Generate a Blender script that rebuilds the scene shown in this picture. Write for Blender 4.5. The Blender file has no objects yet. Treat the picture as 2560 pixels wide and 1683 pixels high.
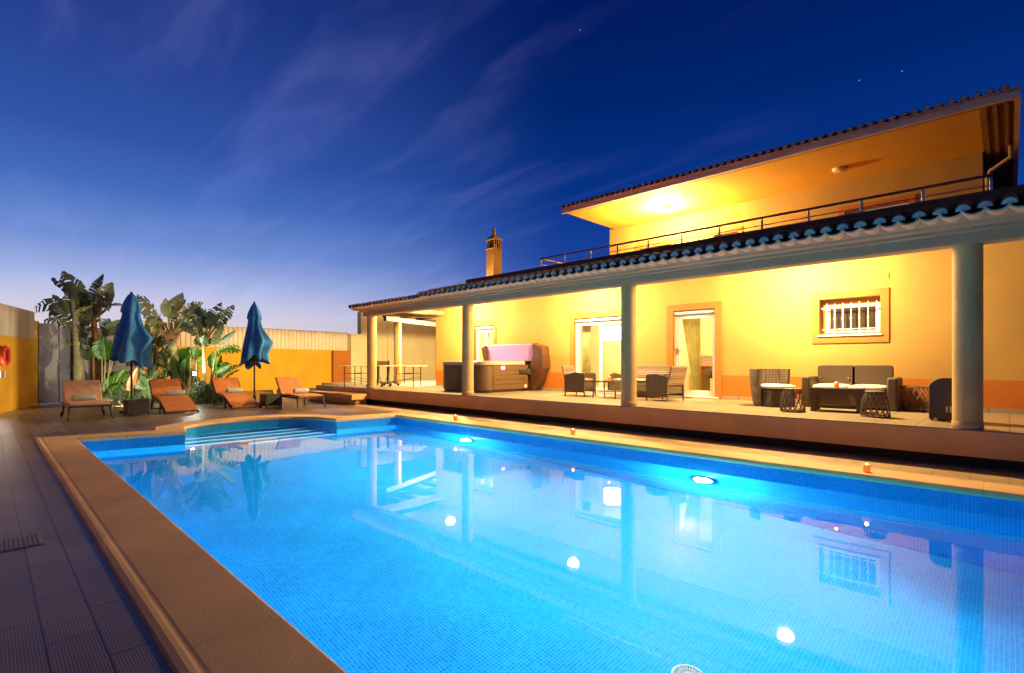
import bpy, bmesh, math, random
from mathutils import Vector, Matrix, Euler
random.seed(7)
R = math.radians
C = bpy.context.scene.collection
scene = bpy.context.scene
PI = math.pi

# ------------------------------------------------------------------ camera
HC = 1.33
tV = R(44.184)                       # angle between the view axis and the house's depth axis
FW = Vector((-math.sin(tV), math.cos(tV), 0))
RT = Vector((math.cos(tV), math.sin(tV), 0))
cam = bpy.data.cameras.new("camera"); cam.sensor_width = 36; cam.lens = 18.0
cam.shift_y = 0.0252; cam.clip_end = 2000; cam.clip_start = 0.05
co = bpy.data.objects.new("camera", cam); C.objects.link(co)
co.location = (0, 0, HC); co.rotation_euler = (R(90), 0, tV)
scene.camera = co

# ------------------------------------------------------------------ mesh helper
class MB:
    def __init__(s): s.v = []; s.f = []; s.uv = {}
    def add(s, vs, fs, uvs=None):
        o = len(s.v); s.v += [tuple(p) for p in vs]
        for k, f in enumerate(fs):
            if uvs: s.uv[len(s.f)] = uvs[k]
            s.f.append(tuple(i + o for i in f))
        return s
    def box(s, x0, x1, y0, y1, z0, z1):
        return s.add([(x0,y0,z0),(x1,y0,z0),(x1,y1,z0),(x0,y1,z0),(x0,y0,z1),(x1,y0,z1),(x1,y1,z1),(x0,y1,z1)],
                     [(3,2,1,0),(4,5,6,7),(0,1,5,4),(1,2,6,5),(2,3,7,6),(3,0,4,7)])
    def obox(s, c, size, rot=(0,0,0)):
        M = Euler(rot).to_matrix(); c = Vector(c); a, b, d = [q/2 for q in size]
        vs = [c + M @ Vector((x*a, y*b, z*d)) for z in (-1,1) for x, y in ((-1,-1),(1,-1),(1,1),(-1,1))]
        return s.add(vs, [(3,2,1,0),(4,5,6,7),(0,1,5,4),(1,2,6,5),(2,3,7,6),(3,0,4,7)])
    def bar(s, p, q, w, h=None, up=(0,0,1)):
        p = Vector(p); q = Vector(q); d = (q-p).normalized(); u = Vector(up)
        if abs(d.dot(u)) > .98: u = Vector((1,0,0))
        a = d.cross(u).normalized()*(w/2); b = a.cross(d).normalized()*((h or w)/2)
        vs = [e + i*a + j*b for e in (p, q) for i, j in ((-1,-1),(1,-1),(1,1),(-1,1))]
        return s.add(vs, [(3,2,1,0),(4,5,6,7),(0,1,5,4),(1,2,6,5),(2,3,7,6),(3,0,4,7)])
    def tube(s, pts, r, n=8, caps=True, closed=False):
        pts = [Vector(p) for p in pts]; m = len(pts)
        rs = r if isinstance(r, (list, tuple)) else [r]*m
        vs = []; fs = []; prev = None
        for i, p in enumerate(pts):
            if closed: d = pts[(i+1) % m] - pts[i-1]
            else: d = pts[min(i+1, m-1)] - pts[max(i-1, 0)]
            d.normalize()
            if prev is None:
                u = Vector((0,0,1)) if abs(d.z) < .9 else Vector((1,0,0))
            else: u = prev
            a = (u - d*u.dot(d)).normalized(); prev = a; b = d.cross(a)
            for k in range(n):
                t = 2*PI*k/n; vs.append(p + (a*math.cos(t) + b*math.sin(t))*rs[i])
        for i in range(m if closed else m-1):
            j = (i+1) % m
            for k in range(n):
                l = (k+1) % n; fs.append((i*n+k, i*n+l, j*n+l, j*n+k))
        if caps and not closed:
            fs.append(tuple(range(n-1, -1, -1))); fs.append(tuple((m-1)*n+k for k in range(n)))
        return s.add(vs, fs)
    def lathe(s, prof, n=24, c=(0,0,0), caps=True):
        vs = [(c[0]+r*math.cos(2*PI*k/n), c[1]+r*math.sin(2*PI*k/n), c[2]+z) for r, z in prof for k in range(n)]
        fs = [(i*n+k, i*n+(k+1) % n, (i+1)*n+(k+1) % n, (i+1)*n+k) for i in range(len(prof)-1) for k in range(n)]
        if caps:
            fs.append(tuple(range(n-1, -1, -1))); fs.append(tuple((len(prof)-1)*n+k for k in range(n)))
        return s.add(vs, fs)
    def sphere(s, c, r, n=14, sz=1.0):
        return s.lathe([(max(r*math.sin(PI*i/10), 1e-4), -r*sz*math.cos(PI*i/10)) for i in range(11)], n, c)
    def cushion(s, c, size, e=.35, rot=(0,0,0), n=20, m=10):
        M = Euler(rot).to_matrix(); c = Vector(c)
        f = lambda w, p: math.copysign(abs(w)**p, w)
        vs = []; fs = []
        for i in range(m+1):
            ph = -PI/2 + PI*i/m
            for k in range(n):
                t = 2*PI*k/n
                vs.append(c + M @ Vector((size[0]/2*f(math.cos(ph), .6)*f(math.cos(t), e), size[1]/2*f(math.cos(ph), .6)*f(math.sin(t), e), size[2]/2*f(math.sin(ph), .8))))
        for i in range(m):
            for k in range(n): fs.append((i*n+k, i*n+(k+1) % n, (i+1)*n+(k+1) % n, (i+1)*n+k))
        return s.add(vs, fs)
    def prism(s, poly, axis, a, b):
        put = {'x': lambda u, v, w: (w, u, v), 'y': lambda u, v, w: (u, w, v), 'z': lambda u, v, w: (u, v, w)}[axis]
        n = len(poly)
        vs = [put(u, v, a) for u, v in poly] + [put(u, v, b) for u, v in poly]
        fs = [tuple(range(n-1, -1, -1)), tuple(range(n, 2*n))] + [(i, (i+1) % n, n+(i+1) % n, n+i) for i in range(n)]
        return s.add(vs, fs)
    def build(s, name, m, parent=None, smooth=False, bevel=0, seg=2):
        me = bpy.data.meshes.new(name)
        vs = s.v
        if parent is not None and parent.get('_w'):
            vs = [tuple(Vector(p) - Vector(parent['_w'])) for p in vs]
        me.from_pydata(vs, [], s.f)
        if s.uv:
            ul = me.uv_layers.new(name="UVMap")
            for p in me.polygons:
                if p.index in s.uv:
                    for li, uvc in zip(p.loop_indices, s.uv[p.index]): ul.data[li].uv = uvc
        bm = bmesh.new(); bm.from_mesh(me); bmesh.ops.recalc_face_normals(bm, faces=bm.faces); bm.to_mesh(me); bm.free()
        me.materials.append(m)
        if smooth:
            for p in me.polygons: p.use_smooth = True
        o = bpy.data.objects.new(name, me); C.objects.link(o)
        if parent is not None:
            o.parent = parent
            if parent.get('_w'): o['_w'] = list(parent['_w'])
        if bevel:
            b = o.modifiers.new("bevel", 'BEVEL'); b.width = bevel; b.segments = seg; b.limit_method = 'ANGLE'; b.angle_limit = R(35)
        if smooth == 'auto':
            pass
        return o

def thing(name, label, cat, loc=(0,0,0), rz=0, group=None, world=False):
    o = bpy.data.objects.new(name, None); C.objects.link(o); o.empty_display_size = .2
    o.location = loc; o.rotation_euler = (0,0,rz)
    if world: o['_w'] = list(loc)
    o['label'] = label; o['category'] = cat
    if group: o['group'] = group
    return o
def tag(o, label, cat, group=None):
    o['label'] = label; o['category'] = cat
    if group: o['group'] = group
    return o
def struct(o): o['kind'] = 'structure'; return o
def dup(root, loc, rz, label):
    def cp(o, par):
        c = o.copy(); C.objects.link(c)
        if par is not None: c.parent = par
        for ch in list(o.children): cp(ch, c)
        return c
    r = cp(root, None); r.location = loc; r.rotation_euler = (0,0,rz); r['label'] = label
    return r

# ------------------------------------------------------------------ materials
def nodes(m):
    m.use_nodes = True; return m.node_tree.nodes, m.node_tree.links
def mat(name, col, rough=.6, var=.15, scale=6, bump=.0, bscale=40, metal=0, spec=.5, coat=0, stretch=(1,1,1)):
    m = bpy.data.materials.new(name); N, L = nodes(m); b = N['Principled BSDF']
    b.inputs['Roughness'].default_value = rough; b.inputs['Metallic'].default_value = metal
    b.inputs['Specular IOR Level'].default_value = spec
    b.inputs['Coat Weight'].default_value = coat
    tc = N.new('ShaderNodeTexCoord'); mp = N.new('ShaderNodeMapping'); mp.inputs['Scale'].default_value = stretch
    L.new(tc.outputs['Object'], mp.inputs['Vector'])
    no = N.new('ShaderNodeTexNoise'); no.inputs['Scale'].default_value = scale; no.inputs['Detail'].default_value = 6
    L.new(mp.outputs[0], no.inputs['Vector'])
    rp = N.new('ShaderNodeValToRGB')
    rp.color_ramp.elements[0].position = .3; rp.color_ramp.elements[1].position = .7
    rp.color_ramp.elements[0].color = [c*(1-var) for c in col] + [1]; rp.color_ramp.elements[1].color = [min(1, c*(1+var)) for c in col] + [1]
    L.new(no.outputs['Fac'], rp.inputs[0]); L.new(rp.outputs[0], b.inputs['Base Color'])
    if bump:
        n2 = N.new('ShaderNodeTexNoise'); n2.inputs['Scale'].default_value = bscale; n2.inputs['Detail'].default_value = 4
        L.new(mp.outputs[0], n2.inputs['Vector'])
        bp = N.new('ShaderNodeBump'); bp.inputs['Strength'].default_value = bump; bp.inputs['Distance'].default_value = .01
        L.new(n2.outputs['Fac'], bp.inputs['Height']); L.new(bp.outputs[0], b.inputs['Normal'])
    return m
def emit(name, col, st, base=(.8,.8,.8)):
    m = bpy.data.materials.new(name); N, L = nodes(m); b = N['Principled BSDF']
    b.inputs['Base Color'].default_value = (*base,1)
    b.inputs['Emission Color'].default_value = (*col, 1); b.inputs['Emission Strength'].default_value = st
    return m
def wicker(name, c1, c2, sc=55, rough=.5):
    m = bpy.data.materials.new(name); N, L = nodes(m); b = N['Principled BSDF']; b.inputs['Roughness'].default_value = rough
    tc = N.new('ShaderNodeTexCoord')
    ws = []
    for ax in ('X', 'Y', 'Z'):
        w = N.new('ShaderNodeTexWave'); w.bands_direction = ax; w.inputs['Scale'].default_value = sc; w.inputs['Distortion'].default_value = .0
        L.new(tc.outputs['Object'], w.inputs['Vector']); ws.append(w)
    a = N.new('ShaderNodeMath'); a.operation = 'ADD'; L.new(ws[0].outputs['Fac'], a.inputs[0]); L.new(ws[1].outputs['Fac'], a.inputs[1])
    mu = N.new('ShaderNodeMath'); mu.operation = 'MULTIPLY'; L.new(a.outputs[0], mu.inputs[0]); L.new(ws[2].outputs['Fac'], mu.inputs[1])
    rp = N.new('ShaderNodeValToRGB'); rp.color_ramp.elements[0].color = (*c1,1); rp.color_ramp.elements[1].color = (*c2,1)
    rp.color_ramp.elements[0].position = .05; rp.color_ramp.elements[1].position = .8
    L.new(mu.outputs[0], rp.inputs[0]); L.new(rp.outputs[0], b.inputs['Base Color'])
    bp = N.new('ShaderNodeBump'); bp.inputs['Strength'].default_value = .6; bp.inputs['Distance'].default_value = .006
    L.new(mu.outputs[0], bp.inputs['Height']); L.new(bp.outputs[0], b.inputs['Normal'])
    return m
def tiles(name, c1, c2, grout, w, h, mortar, rough=.35, offset=0.0, vec='Object', bump=.3, rot=0, fine=0, patch=.25, spec=.5, swap=False, grain=0):
    """rectangular tiles with per-tile colour, grout, slow patches and (fine) narrow grooves"""
    m = bpy.data.materials.new(name); N, L = nodes(m); b = N['Principled BSDF']
    b.inputs['Roughness'].default_value = rough; b.inputs['Specular IOR Level'].default_value = spec
    tc = N.new('ShaderNodeTexCoord'); mp = N.new('ShaderNodeMapping'); mp.inputs['Rotation'].default_value = (0,0,rot)
    L.new(tc.outputs[vec], mp.inputs['Vector'])
    br = N.new('ShaderNodeTexBrick'); br.offset = offset; br.squash = 1
    br.inputs['Scale'].default_value = 1; br.inputs['Brick Width'].default_value = w; br.inputs['Row Height'].default_value = h
    br.inputs['Mortar Size'].default_value = mortar; br.inputs['Mortar Smooth'].default_value = .1; br.inputs['Bias'].default_value = 0
    br.inputs['Color1'].default_value = (*c1,1); br.inputs['Color2'].default_value = (*c2,1); br.inputs['Mortar'].default_value = (*grout,1)
    L.new(mp.outputs[0], br.inputs['Vector'])
    no = N.new('ShaderNodeTexNoise'); no.inputs['Scale'].default_value = 1.3; no.inputs['Detail'].default_value = 5
    L.new(tc.outputs['Object'], no.inputs['Vector'])
    mr = N.new('ShaderNodeMapRange'); mr.inputs['From Min'].default_value = .3; mr.inputs['From Max'].default_value = .7
    mr.inputs['To Min'].default_value = 1-patch; mr.inputs['To Max'].default_value = 1+patch; L.new(no.outputs['Fac'], mr.inputs['Value'])
    vm = N.new('ShaderNodeVectorMath'); vm.operation = 'SCALE'; L.new(br.outputs['Color'], vm.inputs[0]); L.new(mr.outputs[0], vm.inputs['Scale'])
    L.new(vm.outputs[0], b.inputs['Base Color'])
    inv = N.new('ShaderNodeMath'); inv.operation = 'SUBTRACT'; inv.inputs[0].default_value = 1; L.new(br.outputs['Fac'], inv.inputs[1])
    hgt = inv.outputs[0]
    if fine:
        wv = N.new('ShaderNodeTexWave'); wv.bands_direction = 'Y'; wv.inputs['Scale'].default_value = fine; wv.inputs['Distortion'].default_value = .3
        L.new(mp.outputs[0], wv.inputs['Vector'])
        ad = N.new('ShaderNodeMath'); ad.operation = 'MULTIPLY_ADD'; ad.inputs[1].default_value = .14; L.new(wv.outputs['Fac'], ad.inputs[0]); L.new(hgt, ad.inputs[2]); hgt = ad.outputs[0]
    if grain:
        gn = N.new('ShaderNodeTexNoise'); gn.inputs['Scale'].default_value = grain; gn.inputs['Detail'].default_value = 4; L.new(tc.outputs['Object'], gn.inputs['Vector'])
        ga = N.new('ShaderNodeMath'); ga.operation = 'MULTIPLY_ADD'; ga.inputs[1].default_value = .8; L.new(gn.outputs['Fac'], ga.inputs[0]); L.new(hgt, ga.inputs[2]); hgt = ga.outputs[0]
    bp = N.new('ShaderNodeBump'); bp.inputs['Strength'].default_value = bump; bp.inputs['Distance'].default_value = .006
    L.new(hgt, bp.inputs['Height']); L.new(bp.outputs[0], b.inputs['Normal'])
    return m

WARM = (1, .74, .34)
M = {}
M['plaster'] = mat('yellow_plaster', (.46,.258,.058), .85, .10, .9, .22, 45)
M['plaster_in'] = mat('cream_interior', (.85,.72,.42), .8, .03, 2)
M['ceiling'] = mat('ceiling_paint', (.34,.21,.05), .85, .03, 2)
M['dado'] = mat('orange_dado', (.50,.14,.008), .8, .05, 2, .1, 60)
M['archi'] = mat('architrave_paint', (.42,.15,.02), .75, .04, 3)
M['beam'] = mat('beam_render', (.44,.28,.135), .85, .07, 1.5, .12, 70)
M['column'] = mat('column_render', (.52,.32,.105), .85, .12, 2.5, .3, 45)
M['skirt'] = mat('terrace_render', (.72,.38,.13), .9, .08, 2, .3, 80)
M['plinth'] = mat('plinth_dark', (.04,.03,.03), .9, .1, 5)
M['white'] = mat('white_paint', (.82,.80,.74), .35, .02, 4)
M['mortar'] = mat('tile_mortar', (.66,.57,.46), .85, .1, 12)
M['lip'] = mat('tile_lip_warm_bounce', (.78,.44,.22), .8, .1, 12)  # warm bounce from the terrace floor put into the lip colour
M['terra'] = mat('roof_terracotta', (.42,.125,.032), .85, .45, 7, .4, 60)
M['soffit'] = mat('soffit_paint', (.82,.44,.04), .85, .04, 2)
M['fascia'] = mat('fascia_paint', (.86,.64,.38), .8, .05, 4)
M['mould'] = mat('moulding_brown', (.42,.22,.08), .8, .08, 4)
M['metal'] = mat('brushed_steel', (.6,.52,.44), .35, .05, 10, metal=.6)
M['rail'] = mat('rail_bronze', (.25,.16,.10), .4, .1, 10, metal=.5)
M['dark'] = mat('dark_metal', (.035,.03,.028), .4, .2, 15)
M['stain'] = mat('parapet_render', (.24,.105,.042), .9, .15, 5, .3, 50)
M['terrace'] = tiles('terrace_tile', (.32,.235,.14), (.36,.265,.16), (.12,.08,.045), .45, .45, .007, .35, bump=.2, patch=.10)
M['deck'] = tiles('deck_plank_tile', (.23,.14,.075), (.31,.19,.105), (.06,.034,.018), .65, .195, .006, .34, offset=.5, bump=.6, fine=26, patch=.22)
M['walk'] = tiles('lamplit_walk_tile', (.46,.28,.13), (.54,.34,.16), (.22,.13,.06), .33, .33, .004, .45, bump=.3, patch=.16)  # warm lamplight on the deck put into a lighter, tanner tile tone
M['ground'] = mat('dry_ground', (.16,.12,.08), .95, .3, .6, .4, 8)
M['coping'] = tiles('sandstone_coping', (.90,.49,.18), (.93,.52,.20), (.66,.36,.14), 1.25, 80, .003, .7, bump=.35, patch=.13, grain=110)
M['chim'] = mat('chimney_render', (.50,.21,.03), .9, .12, 3, .2, 40)
M['pool'] = tiles('pool_mosaic', (.0,.255,.60), (.002,.36,.76), (.06,.52,.84), .031, .031, .0022, .22, vec='UV', bump=.2, patch=.12)
M['pstep'] = tiles('step_mosaic', (.05,.40,.66), (.10,.52,.74), (.5,.75,.84), .031, .031, .003, .25, vec='UV', bump=.2, patch=.1)
M['nosing'] = mat('step_nosing', (.75,.86,.88), .4, .05, 8)
M['fabric_o'] = mat('orange_sling', (.72,.22,.055), .85, .16, 9, .7, 13)
M['fabric_p'] = mat('faded_orange_sling', (.88,.47,.25), .85, .16, 7, .8, 11)
M['towel'] = mat('sage_towel', (.50,.56,.46), .95, .25, 60, .9, 120)
M['blue'] = mat('blue_canvas', (.03,.20,.46), .85, .22, 6, .2, 200)
M['wick'] = wicker('grey_brown_wicker', (.03,.02,.012), (.20,.13,.075), 10)
M['wickd'] = wicker('dark_wicker', (.012,.009,.007), (.10,.07,.045), 12)
M['wickp'] = wicker('pale_wicker', (.13,.08,.045), (.34,.235,.15), 7.5)
M['rattan'] = mat('resin_rattan', (.075,.044,.023), .5, .35, 120, .5, 140)
M['cush'] = mat('white_cushion', (.62,.57,.48), .9, .03, 8, .15, 30)
M['cane'] = mat('cane_rod', (.17,.11,.07), .5, .3, 30)
M['vinyl'] = mat('brown_vinyl', (.085,.03,.008), .45, .15, 6, .3, 14)
M['liner'] = mat('cover_liner', (.40,.22,.42), .6, .05, 10, .35, 9, stretch=(6,1,.6))
M['tubwood'] = mat('tub_panel', (.125,.064,.02), .55, .12, 8, .1, 60, stretch=(1,1,5))
M['tubshell'] = mat('tub_rim', (.42,.34,.25), .3, .05, 5)
M['gate'] = mat('gate_paint', (.19,.155,.175), .6, .1, 3, .1, 30)
M['wall_y'] = mat('boundary_plaster', (.74,.36,.012), .9, .10, 1.2, .25, 40)
M['wall_g'] = mat('stained_panel', (.52,.43,.32), .85, .30, 1.6, .15, 30, stretch=(1,1,.25))
M['corr'] = mat('corrugated_sheet', (.80,.60,.38), .7, .08, 2)
M['pale'] = mat('pale_wall', (.85,.66,.30), .9, .05, 1.2, .1, 40)
M['wood'] = mat('pergola_timber', (.035,.018,.010), .7, .35, 6, .3, 30, stretch=(1,1,8))
M['board'] = mat('pale_board', (.40,.33,.24), .7, .12, 5)
M['trunk'] = mat('palm_trunk', (.32,.25,.11), .85, .35, 9, .6, 30, stretch=(1,1,4))
M['trunko'] = mat('brown_leaf_bases', (.34,.16,.055), .85, .4, 12, .6, 40, stretch=(3,3,.6))
M['grate'] = mat('drain_grate', (.50,.36,.26), .6, .2, 20)
M['black'] = mat('black_plastic', (.035,.028,.024), .4, .15, 20)
M['brownwood'] = mat('interior_wood', (.30,.11,.03), .45, .2, 7)

M['red'] = mat('red_plastic', (.75,.06,.015), .45, .08, 4)
M['soil'] = mat('planting_soil', (.05,.035,.02), .95, .3, 8, .6, 30)
def leafmat(name, c, tr=.25):
    m = mat(name, c, .45, .35, 5, .15, 25)
    N, L = m.node_tree.nodes, m.node_tree.links; b = N['Principled BSDF']; out = N['Material Output']
    t = N.new('ShaderNodeBsdfTranslucent'); t.inputs['Color'].default_value = (c[0]*1.4, c[1]*1.6, c[2]*.8, 1)
    mx = N.new('ShaderNodeMixShader'); mx.inputs[0].default_value = tr
    L.new(b.outputs[0], mx.inputs[1]); L.new(t.outputs[0], mx.inputs[2]); L.new(mx.outputs[0], out.inputs['Surface'])
    return m
M['curtain'] = leafmat('sheer_curtain', (.62,.52,.36), .6)
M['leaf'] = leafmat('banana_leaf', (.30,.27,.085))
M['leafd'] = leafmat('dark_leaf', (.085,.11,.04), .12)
M['leafg'] = leafmat('fresh_leaf', (.04,.13,.006), .3)
M['leaf_dry'] = leafmat('dry_leaf', (.38,.15,.03), .2)
M['stalk'] = mat('leaf_stalk', (.22,.15,.06), .7, .3, 8)

def glass_mat(name, tint=(1,1,1), refl=.12, rough=0):
    m = bpy.data.materials.new(name); N, L = nodes(m); out = N['Material Output']; N.remove(N['Principled BSDF'])
    t = N.new('ShaderNodeBsdfTransparent'); t.inputs[0].default_value = (*tint,1)
    g = N.new('ShaderNodeBsdfGlossy'); g.inputs['Roughness'].default_value = rough
    fr = N.new('ShaderNodeFresnel'); ge = N.new('ShaderNodeNewGeometry'); im = N.new('ShaderNodeMapRange'); im.inputs['To Min'].default_value = 1.45; im.inputs['To Max'].default_value = 1/1.45
    L.new(ge.outputs['Backfacing'], im.inputs['Value']); L.new(im.outputs[0], fr.inputs['IOR'])
    mx = N.new('ShaderNodeMixShader'); L.new(fr.outputs[0], mx.inputs[0]); L.new(t.outputs[0], mx.inputs[1]); L.new(g.outputs[0], mx.inputs[2])
    L.new(mx.outputs[0], out.inputs['Surface']); return m
M['glass'] = glass_mat('window_glass', (.96,.97,.95))
M['mesh_net'] = glass_mat('net_mesh', (.45,.42,.36))
M['champagne'] = glass_mat('champagne', (.95,.78,.42))
M['smoked'] = mat('smoked_pane', (.05,.034,.02), .15, .2, 30, .1, 200)
def water_mat():
    m = bpy.data.materials.new('pool_water'); N, L = nodes(m); out = N['Material Output']; N.remove(N['Principled BSDF'])
    rf = N.new('ShaderNodeBsdfRefraction'); rf.inputs['IOR'].default_value = 1.33; rf.inputs['Roughness'].default_value = 0; rf.inputs['Color'].default_value = (.93,.99,1,1)
    gl = N.new('ShaderNodeBsdfGlossy'); gl.inputs['Roughness'].default_value = .015
    fr = N.new('ShaderNodeFresnel'); fr.inputs['IOR'].default_value = 1.6
    mx = N.new('ShaderNodeMixShader'); L.new(fr.outputs[0], mx.inputs[0]); L.new(rf.outputs[0], mx.inputs[1]); L.new(gl.outputs[0], mx.inputs[2])
    tc = N.new('ShaderNodeTexCoord'); no = N.new('ShaderNodeTexNoise'); no.inputs['Scale'].default_value = 1.6; no.inputs['Detail'].default_value = 2
    L.new(tc.outputs['Object'], no.inputs['Vector'])
    bp = N.new('ShaderNodeBump'); bp.inputs['Strength'].default_value = .035; bp.inputs['Distance'].default_value = .02
    L.new(no.outputs['Fac'], bp.inputs['Height'])
    for q in (rf, gl): L.new(bp.outputs[0], q.inputs['Normal'])
    L.new(mx.outputs[0], out.inputs['Surface']); return m
M['water'] = water_mat()
M['lampw'] = emit('lamp_diffuser', (1,.86,.58), 40)
M['lampv'] = emit('veranda_diffuser', WARM, 2250)
M['lampb'] = emit('balcony_lamp_diffuser', (1,.90,.66), 22)
M['poollamp'] = emit('pool_lamp_lens', (.85,.97,1), 160)
M['spot'] = emit('garden_lamp_lens', (.92,1,.95), 90)
M['candle'] = emit('candle_flame', (1,.62,.22), 30)
M['holder'] = emit('candle_glow_glass', (1,.20,.015), .75, (.6,.16,.02))
M['led'] = emit('tub_led', (1,.30,.72), 3.2, (.3,.05,.2))
M['pend'] = emit('pendant_shade', (1,.90,.66), 6)

def lamp(name, kind, loc, power, col, size=.1, rot=(0,0,0), parent=None, spot=None):
    l = bpy.data.lights.new(name, kind); l.energy = power; l.color = col
    if kind == 'AREA': l.shape = 'DISK'; l.size = size
    else: l.shadow_soft_size = size
    if spot: l.spot_size = spot; l.spot_blend = .6
    o = bpy.data.objects.new(name, l); C.objects.link(o)
    o.location = loc; o.rotation_euler = rot
    if parent is not None:
        o.parent = parent
        if parent.get('_w'): o.location = Vector(loc) - Vector(parent['_w'])
    return o

# ------------------------------------------------------------------ pool outline
def arc_pts():
    pts = [(-11.30, 2.66), (-12.20, 2.84)]
    c = (-11.95, 4.22)
    for k in range(1, 12):
        t = R(108) + R(360-216)*k/12          # bulge towards -x
        pts.append((c[0] + .95*math.cos(t)*.95 , c[1] - 1.46*math.sin(R(90)-R(180)*k/12)))
    return pts
bay = [(-11.30,2.66),(-12.20,2.84),(-12.48,3.14),(-12.68,3.50),(-12.80,3.90),(-12.84,4.28),(-12.80,4.62),(-12.70,4.94),(-12.52,5.22),(-12.25,5.44),(-11.85,5.60),(-11.22,5.70)]
# pool outline counter-clockwise seen from above
outline = [(-11.62,1.08),(1.25,1.05),(1.25,7.20),(-11.08,7.20)] + bay[::-1]
WZ = -.24
def floor_z(x): return -1.0 + (x+11.4)*(-.092) if x > -11.4 else -1.0

def offset_ring(pts, d):
    n = len(pts); out = []
    for i in range(n):
        p0, p1, p2 = Vector(pts[i-1]), Vector(pts[i]), Vector(pts[(i+1) % n])
        a = (p1-p0).normalized(); b = (p2-p1).normalized()
        na = Vector((a.y, -a.x)); nb = Vector((b.y, -b.x))
        m = (na+nb); m = m/ max(.25, m.dot(na)) if m.length > 1e-6 else na
        out.append(tuple(p1 + m*d))
    return out

pool = thing('swimming_pool', 'blue mosaic swimming pool with curved step bay and sandstone edge', 'pool', (-5.2,4.1,0), world=True)
def sweep_ring(prof, m, name, parent):
    rings = [[(p[0], p[1], z) for p in offset_ring(outline, d)] for d, z in prof]
    mb = MB(); n = len(outline)
    vs = [p for r_ in rings for p in r_]
    fs = []
    for j in range(len(rings)-1):
        for i in range(n):
            k = (i+1) % n; fs.append((j*n+i, j*n+k, (j+1)*n+k, (j+1)*n+i))
    mb.add(vs, fs); return mb.build(name, m, parent)
sweep_ring([(.0,-.06),(-.022,-.055),(-.03,-.03),(-.025,-.002),(-.005,.014),(.03,.014),(.39,.014),(.405,.0115),(.415,.012),(.43,.017),(.455,.020),(.485,.015),(.497,.006),(.50,-.03)], M['coping'], 'coping', pool)
# basin walls with arc length UVs
mb = MB(); n = len(outline); u = 0
for i in range(n):
    a = outline[i]; b = outline[(i+1) % n]; L_ = math.hypot(b[0]-a[0], b[1]-a[1])
    k = max(1, int(L_/1.0))
    for j in range(k):
        p = (a[0]+(b[0]-a[0])*j/k, a[1]+(b[1]-a[1])*j/k); q = (a[0]+(b[0]-a[0])*(j+1)/k, a[1]+(b[1]-a[1])*(j+1)/k)
        l = L_/k
        zb0, zb1 = floor_z(p[0]), floor_z(q[0])
        mb.add([(p[0],p[1],-.005),(q[0],q[1],-.005),(q[0],q[1],zb1),(p[0],p[1],zb0)], [(0,1,2,3)], [[(u,-.005),(u+l,-.005),(u+l,zb1),(u,zb0)]])
        u += l
mb.build('basin_wall', M['pool'], pool)
def fill(loops, zf, name, m, parent=None, uv=False):
    bm = bmesh.new(); edges = []
    for lp in loops:
        vs = [bm.verts.new((p[0], p[1], zf(p[0]))) for p in lp]
        for i in range(len(vs)): edges.append(bm.edges.new((vs[i], vs[(i+1) % len(vs)])))
    bmesh.ops.triangle_fill(bm, use_beauty=True, use_dissolve=False, edges=edges)
    bmesh.ops.recalc_face_normals(bm, faces=bm.faces)
    for f in bm.faces:
        if f.normal.z < 0: f.normal_flip()
    bm.verts.index_update()
    o = MB(); o.v = [tuple(v.co) for v in bm.verts]; o.f = [tuple(v.index for v in f.verts) for f in bm.faces]
    if uv: o.uv = {i: [(o.v[j][0], o.v[j][1]) for j in f] for i, f in enumerate(o.f)}
    bm.free()
    ob = o.build(name, m, parent)
    me = ob.data
    if me.polygons and sum(p.normal.z for p in me.polygons) < 0: me.flip_normals()
    return ob
fl = [p for p in outline if p[0] > -11.7 or False]
fill([[(-11.62,1.08),(1.25,1.05),(1.25,7.20),(-11.08,7.20),(-11.22,5.70),(-11.30,2.66)]], floor_z, 'basin_floor', M['pool'], pool, uv=True)
fill([[p for p in bay]], lambda x: -1.0, 'bay_floor', M['pool'], pool, uv=True)
# steps in the bay : prisms clipped to the bay outline by x
def bay_clip(xmax):
    pts = []
    m = len(bay)
    for i in range(m):
        p, q = bay[i], bay[(i+1) % m]
        if p[0] <= xmax: pts.append(p)
        if (p[0] <= xmax) != (q[0] <= xmax):
            t = (xmax-p[0])/(q[0]-p[0]); pts.append((xmax, p[1]+t*(q[1]-p[1])))
    return pts
for xe, zt in ((-12.25,-.36),(-11.92,-.52),(-11.59,-.68),(-11.27,-.84)):
    poly = bay_clip(xe)
    mb = MB(); k = len(poly)
    mb.add([(x,y,zt) for x, y in poly], [tuple(range(k))], [[(x,y) for x, y in poly]])
    ys = sorted(y for x, y in poly if abs(x-xe) < 1e-4)
    mb.add([(xe,ys[0],zt),(xe,ys[-1],zt),(xe,ys[-1],-1.0),(xe,ys[0],-1.0)], [(0,1,2,3)], [[(ys[0],zt),(ys[-1],zt),(ys[-1],-1),(ys[0],-1)]])
    st = mb.build('step', M['pstep'], pool)
    MB().box(xe-.03, xe+.006, ys[0]+.01, ys[-1]-.01, zt-.03, zt+.004).build('nosing', M['nosing'], st)
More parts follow.
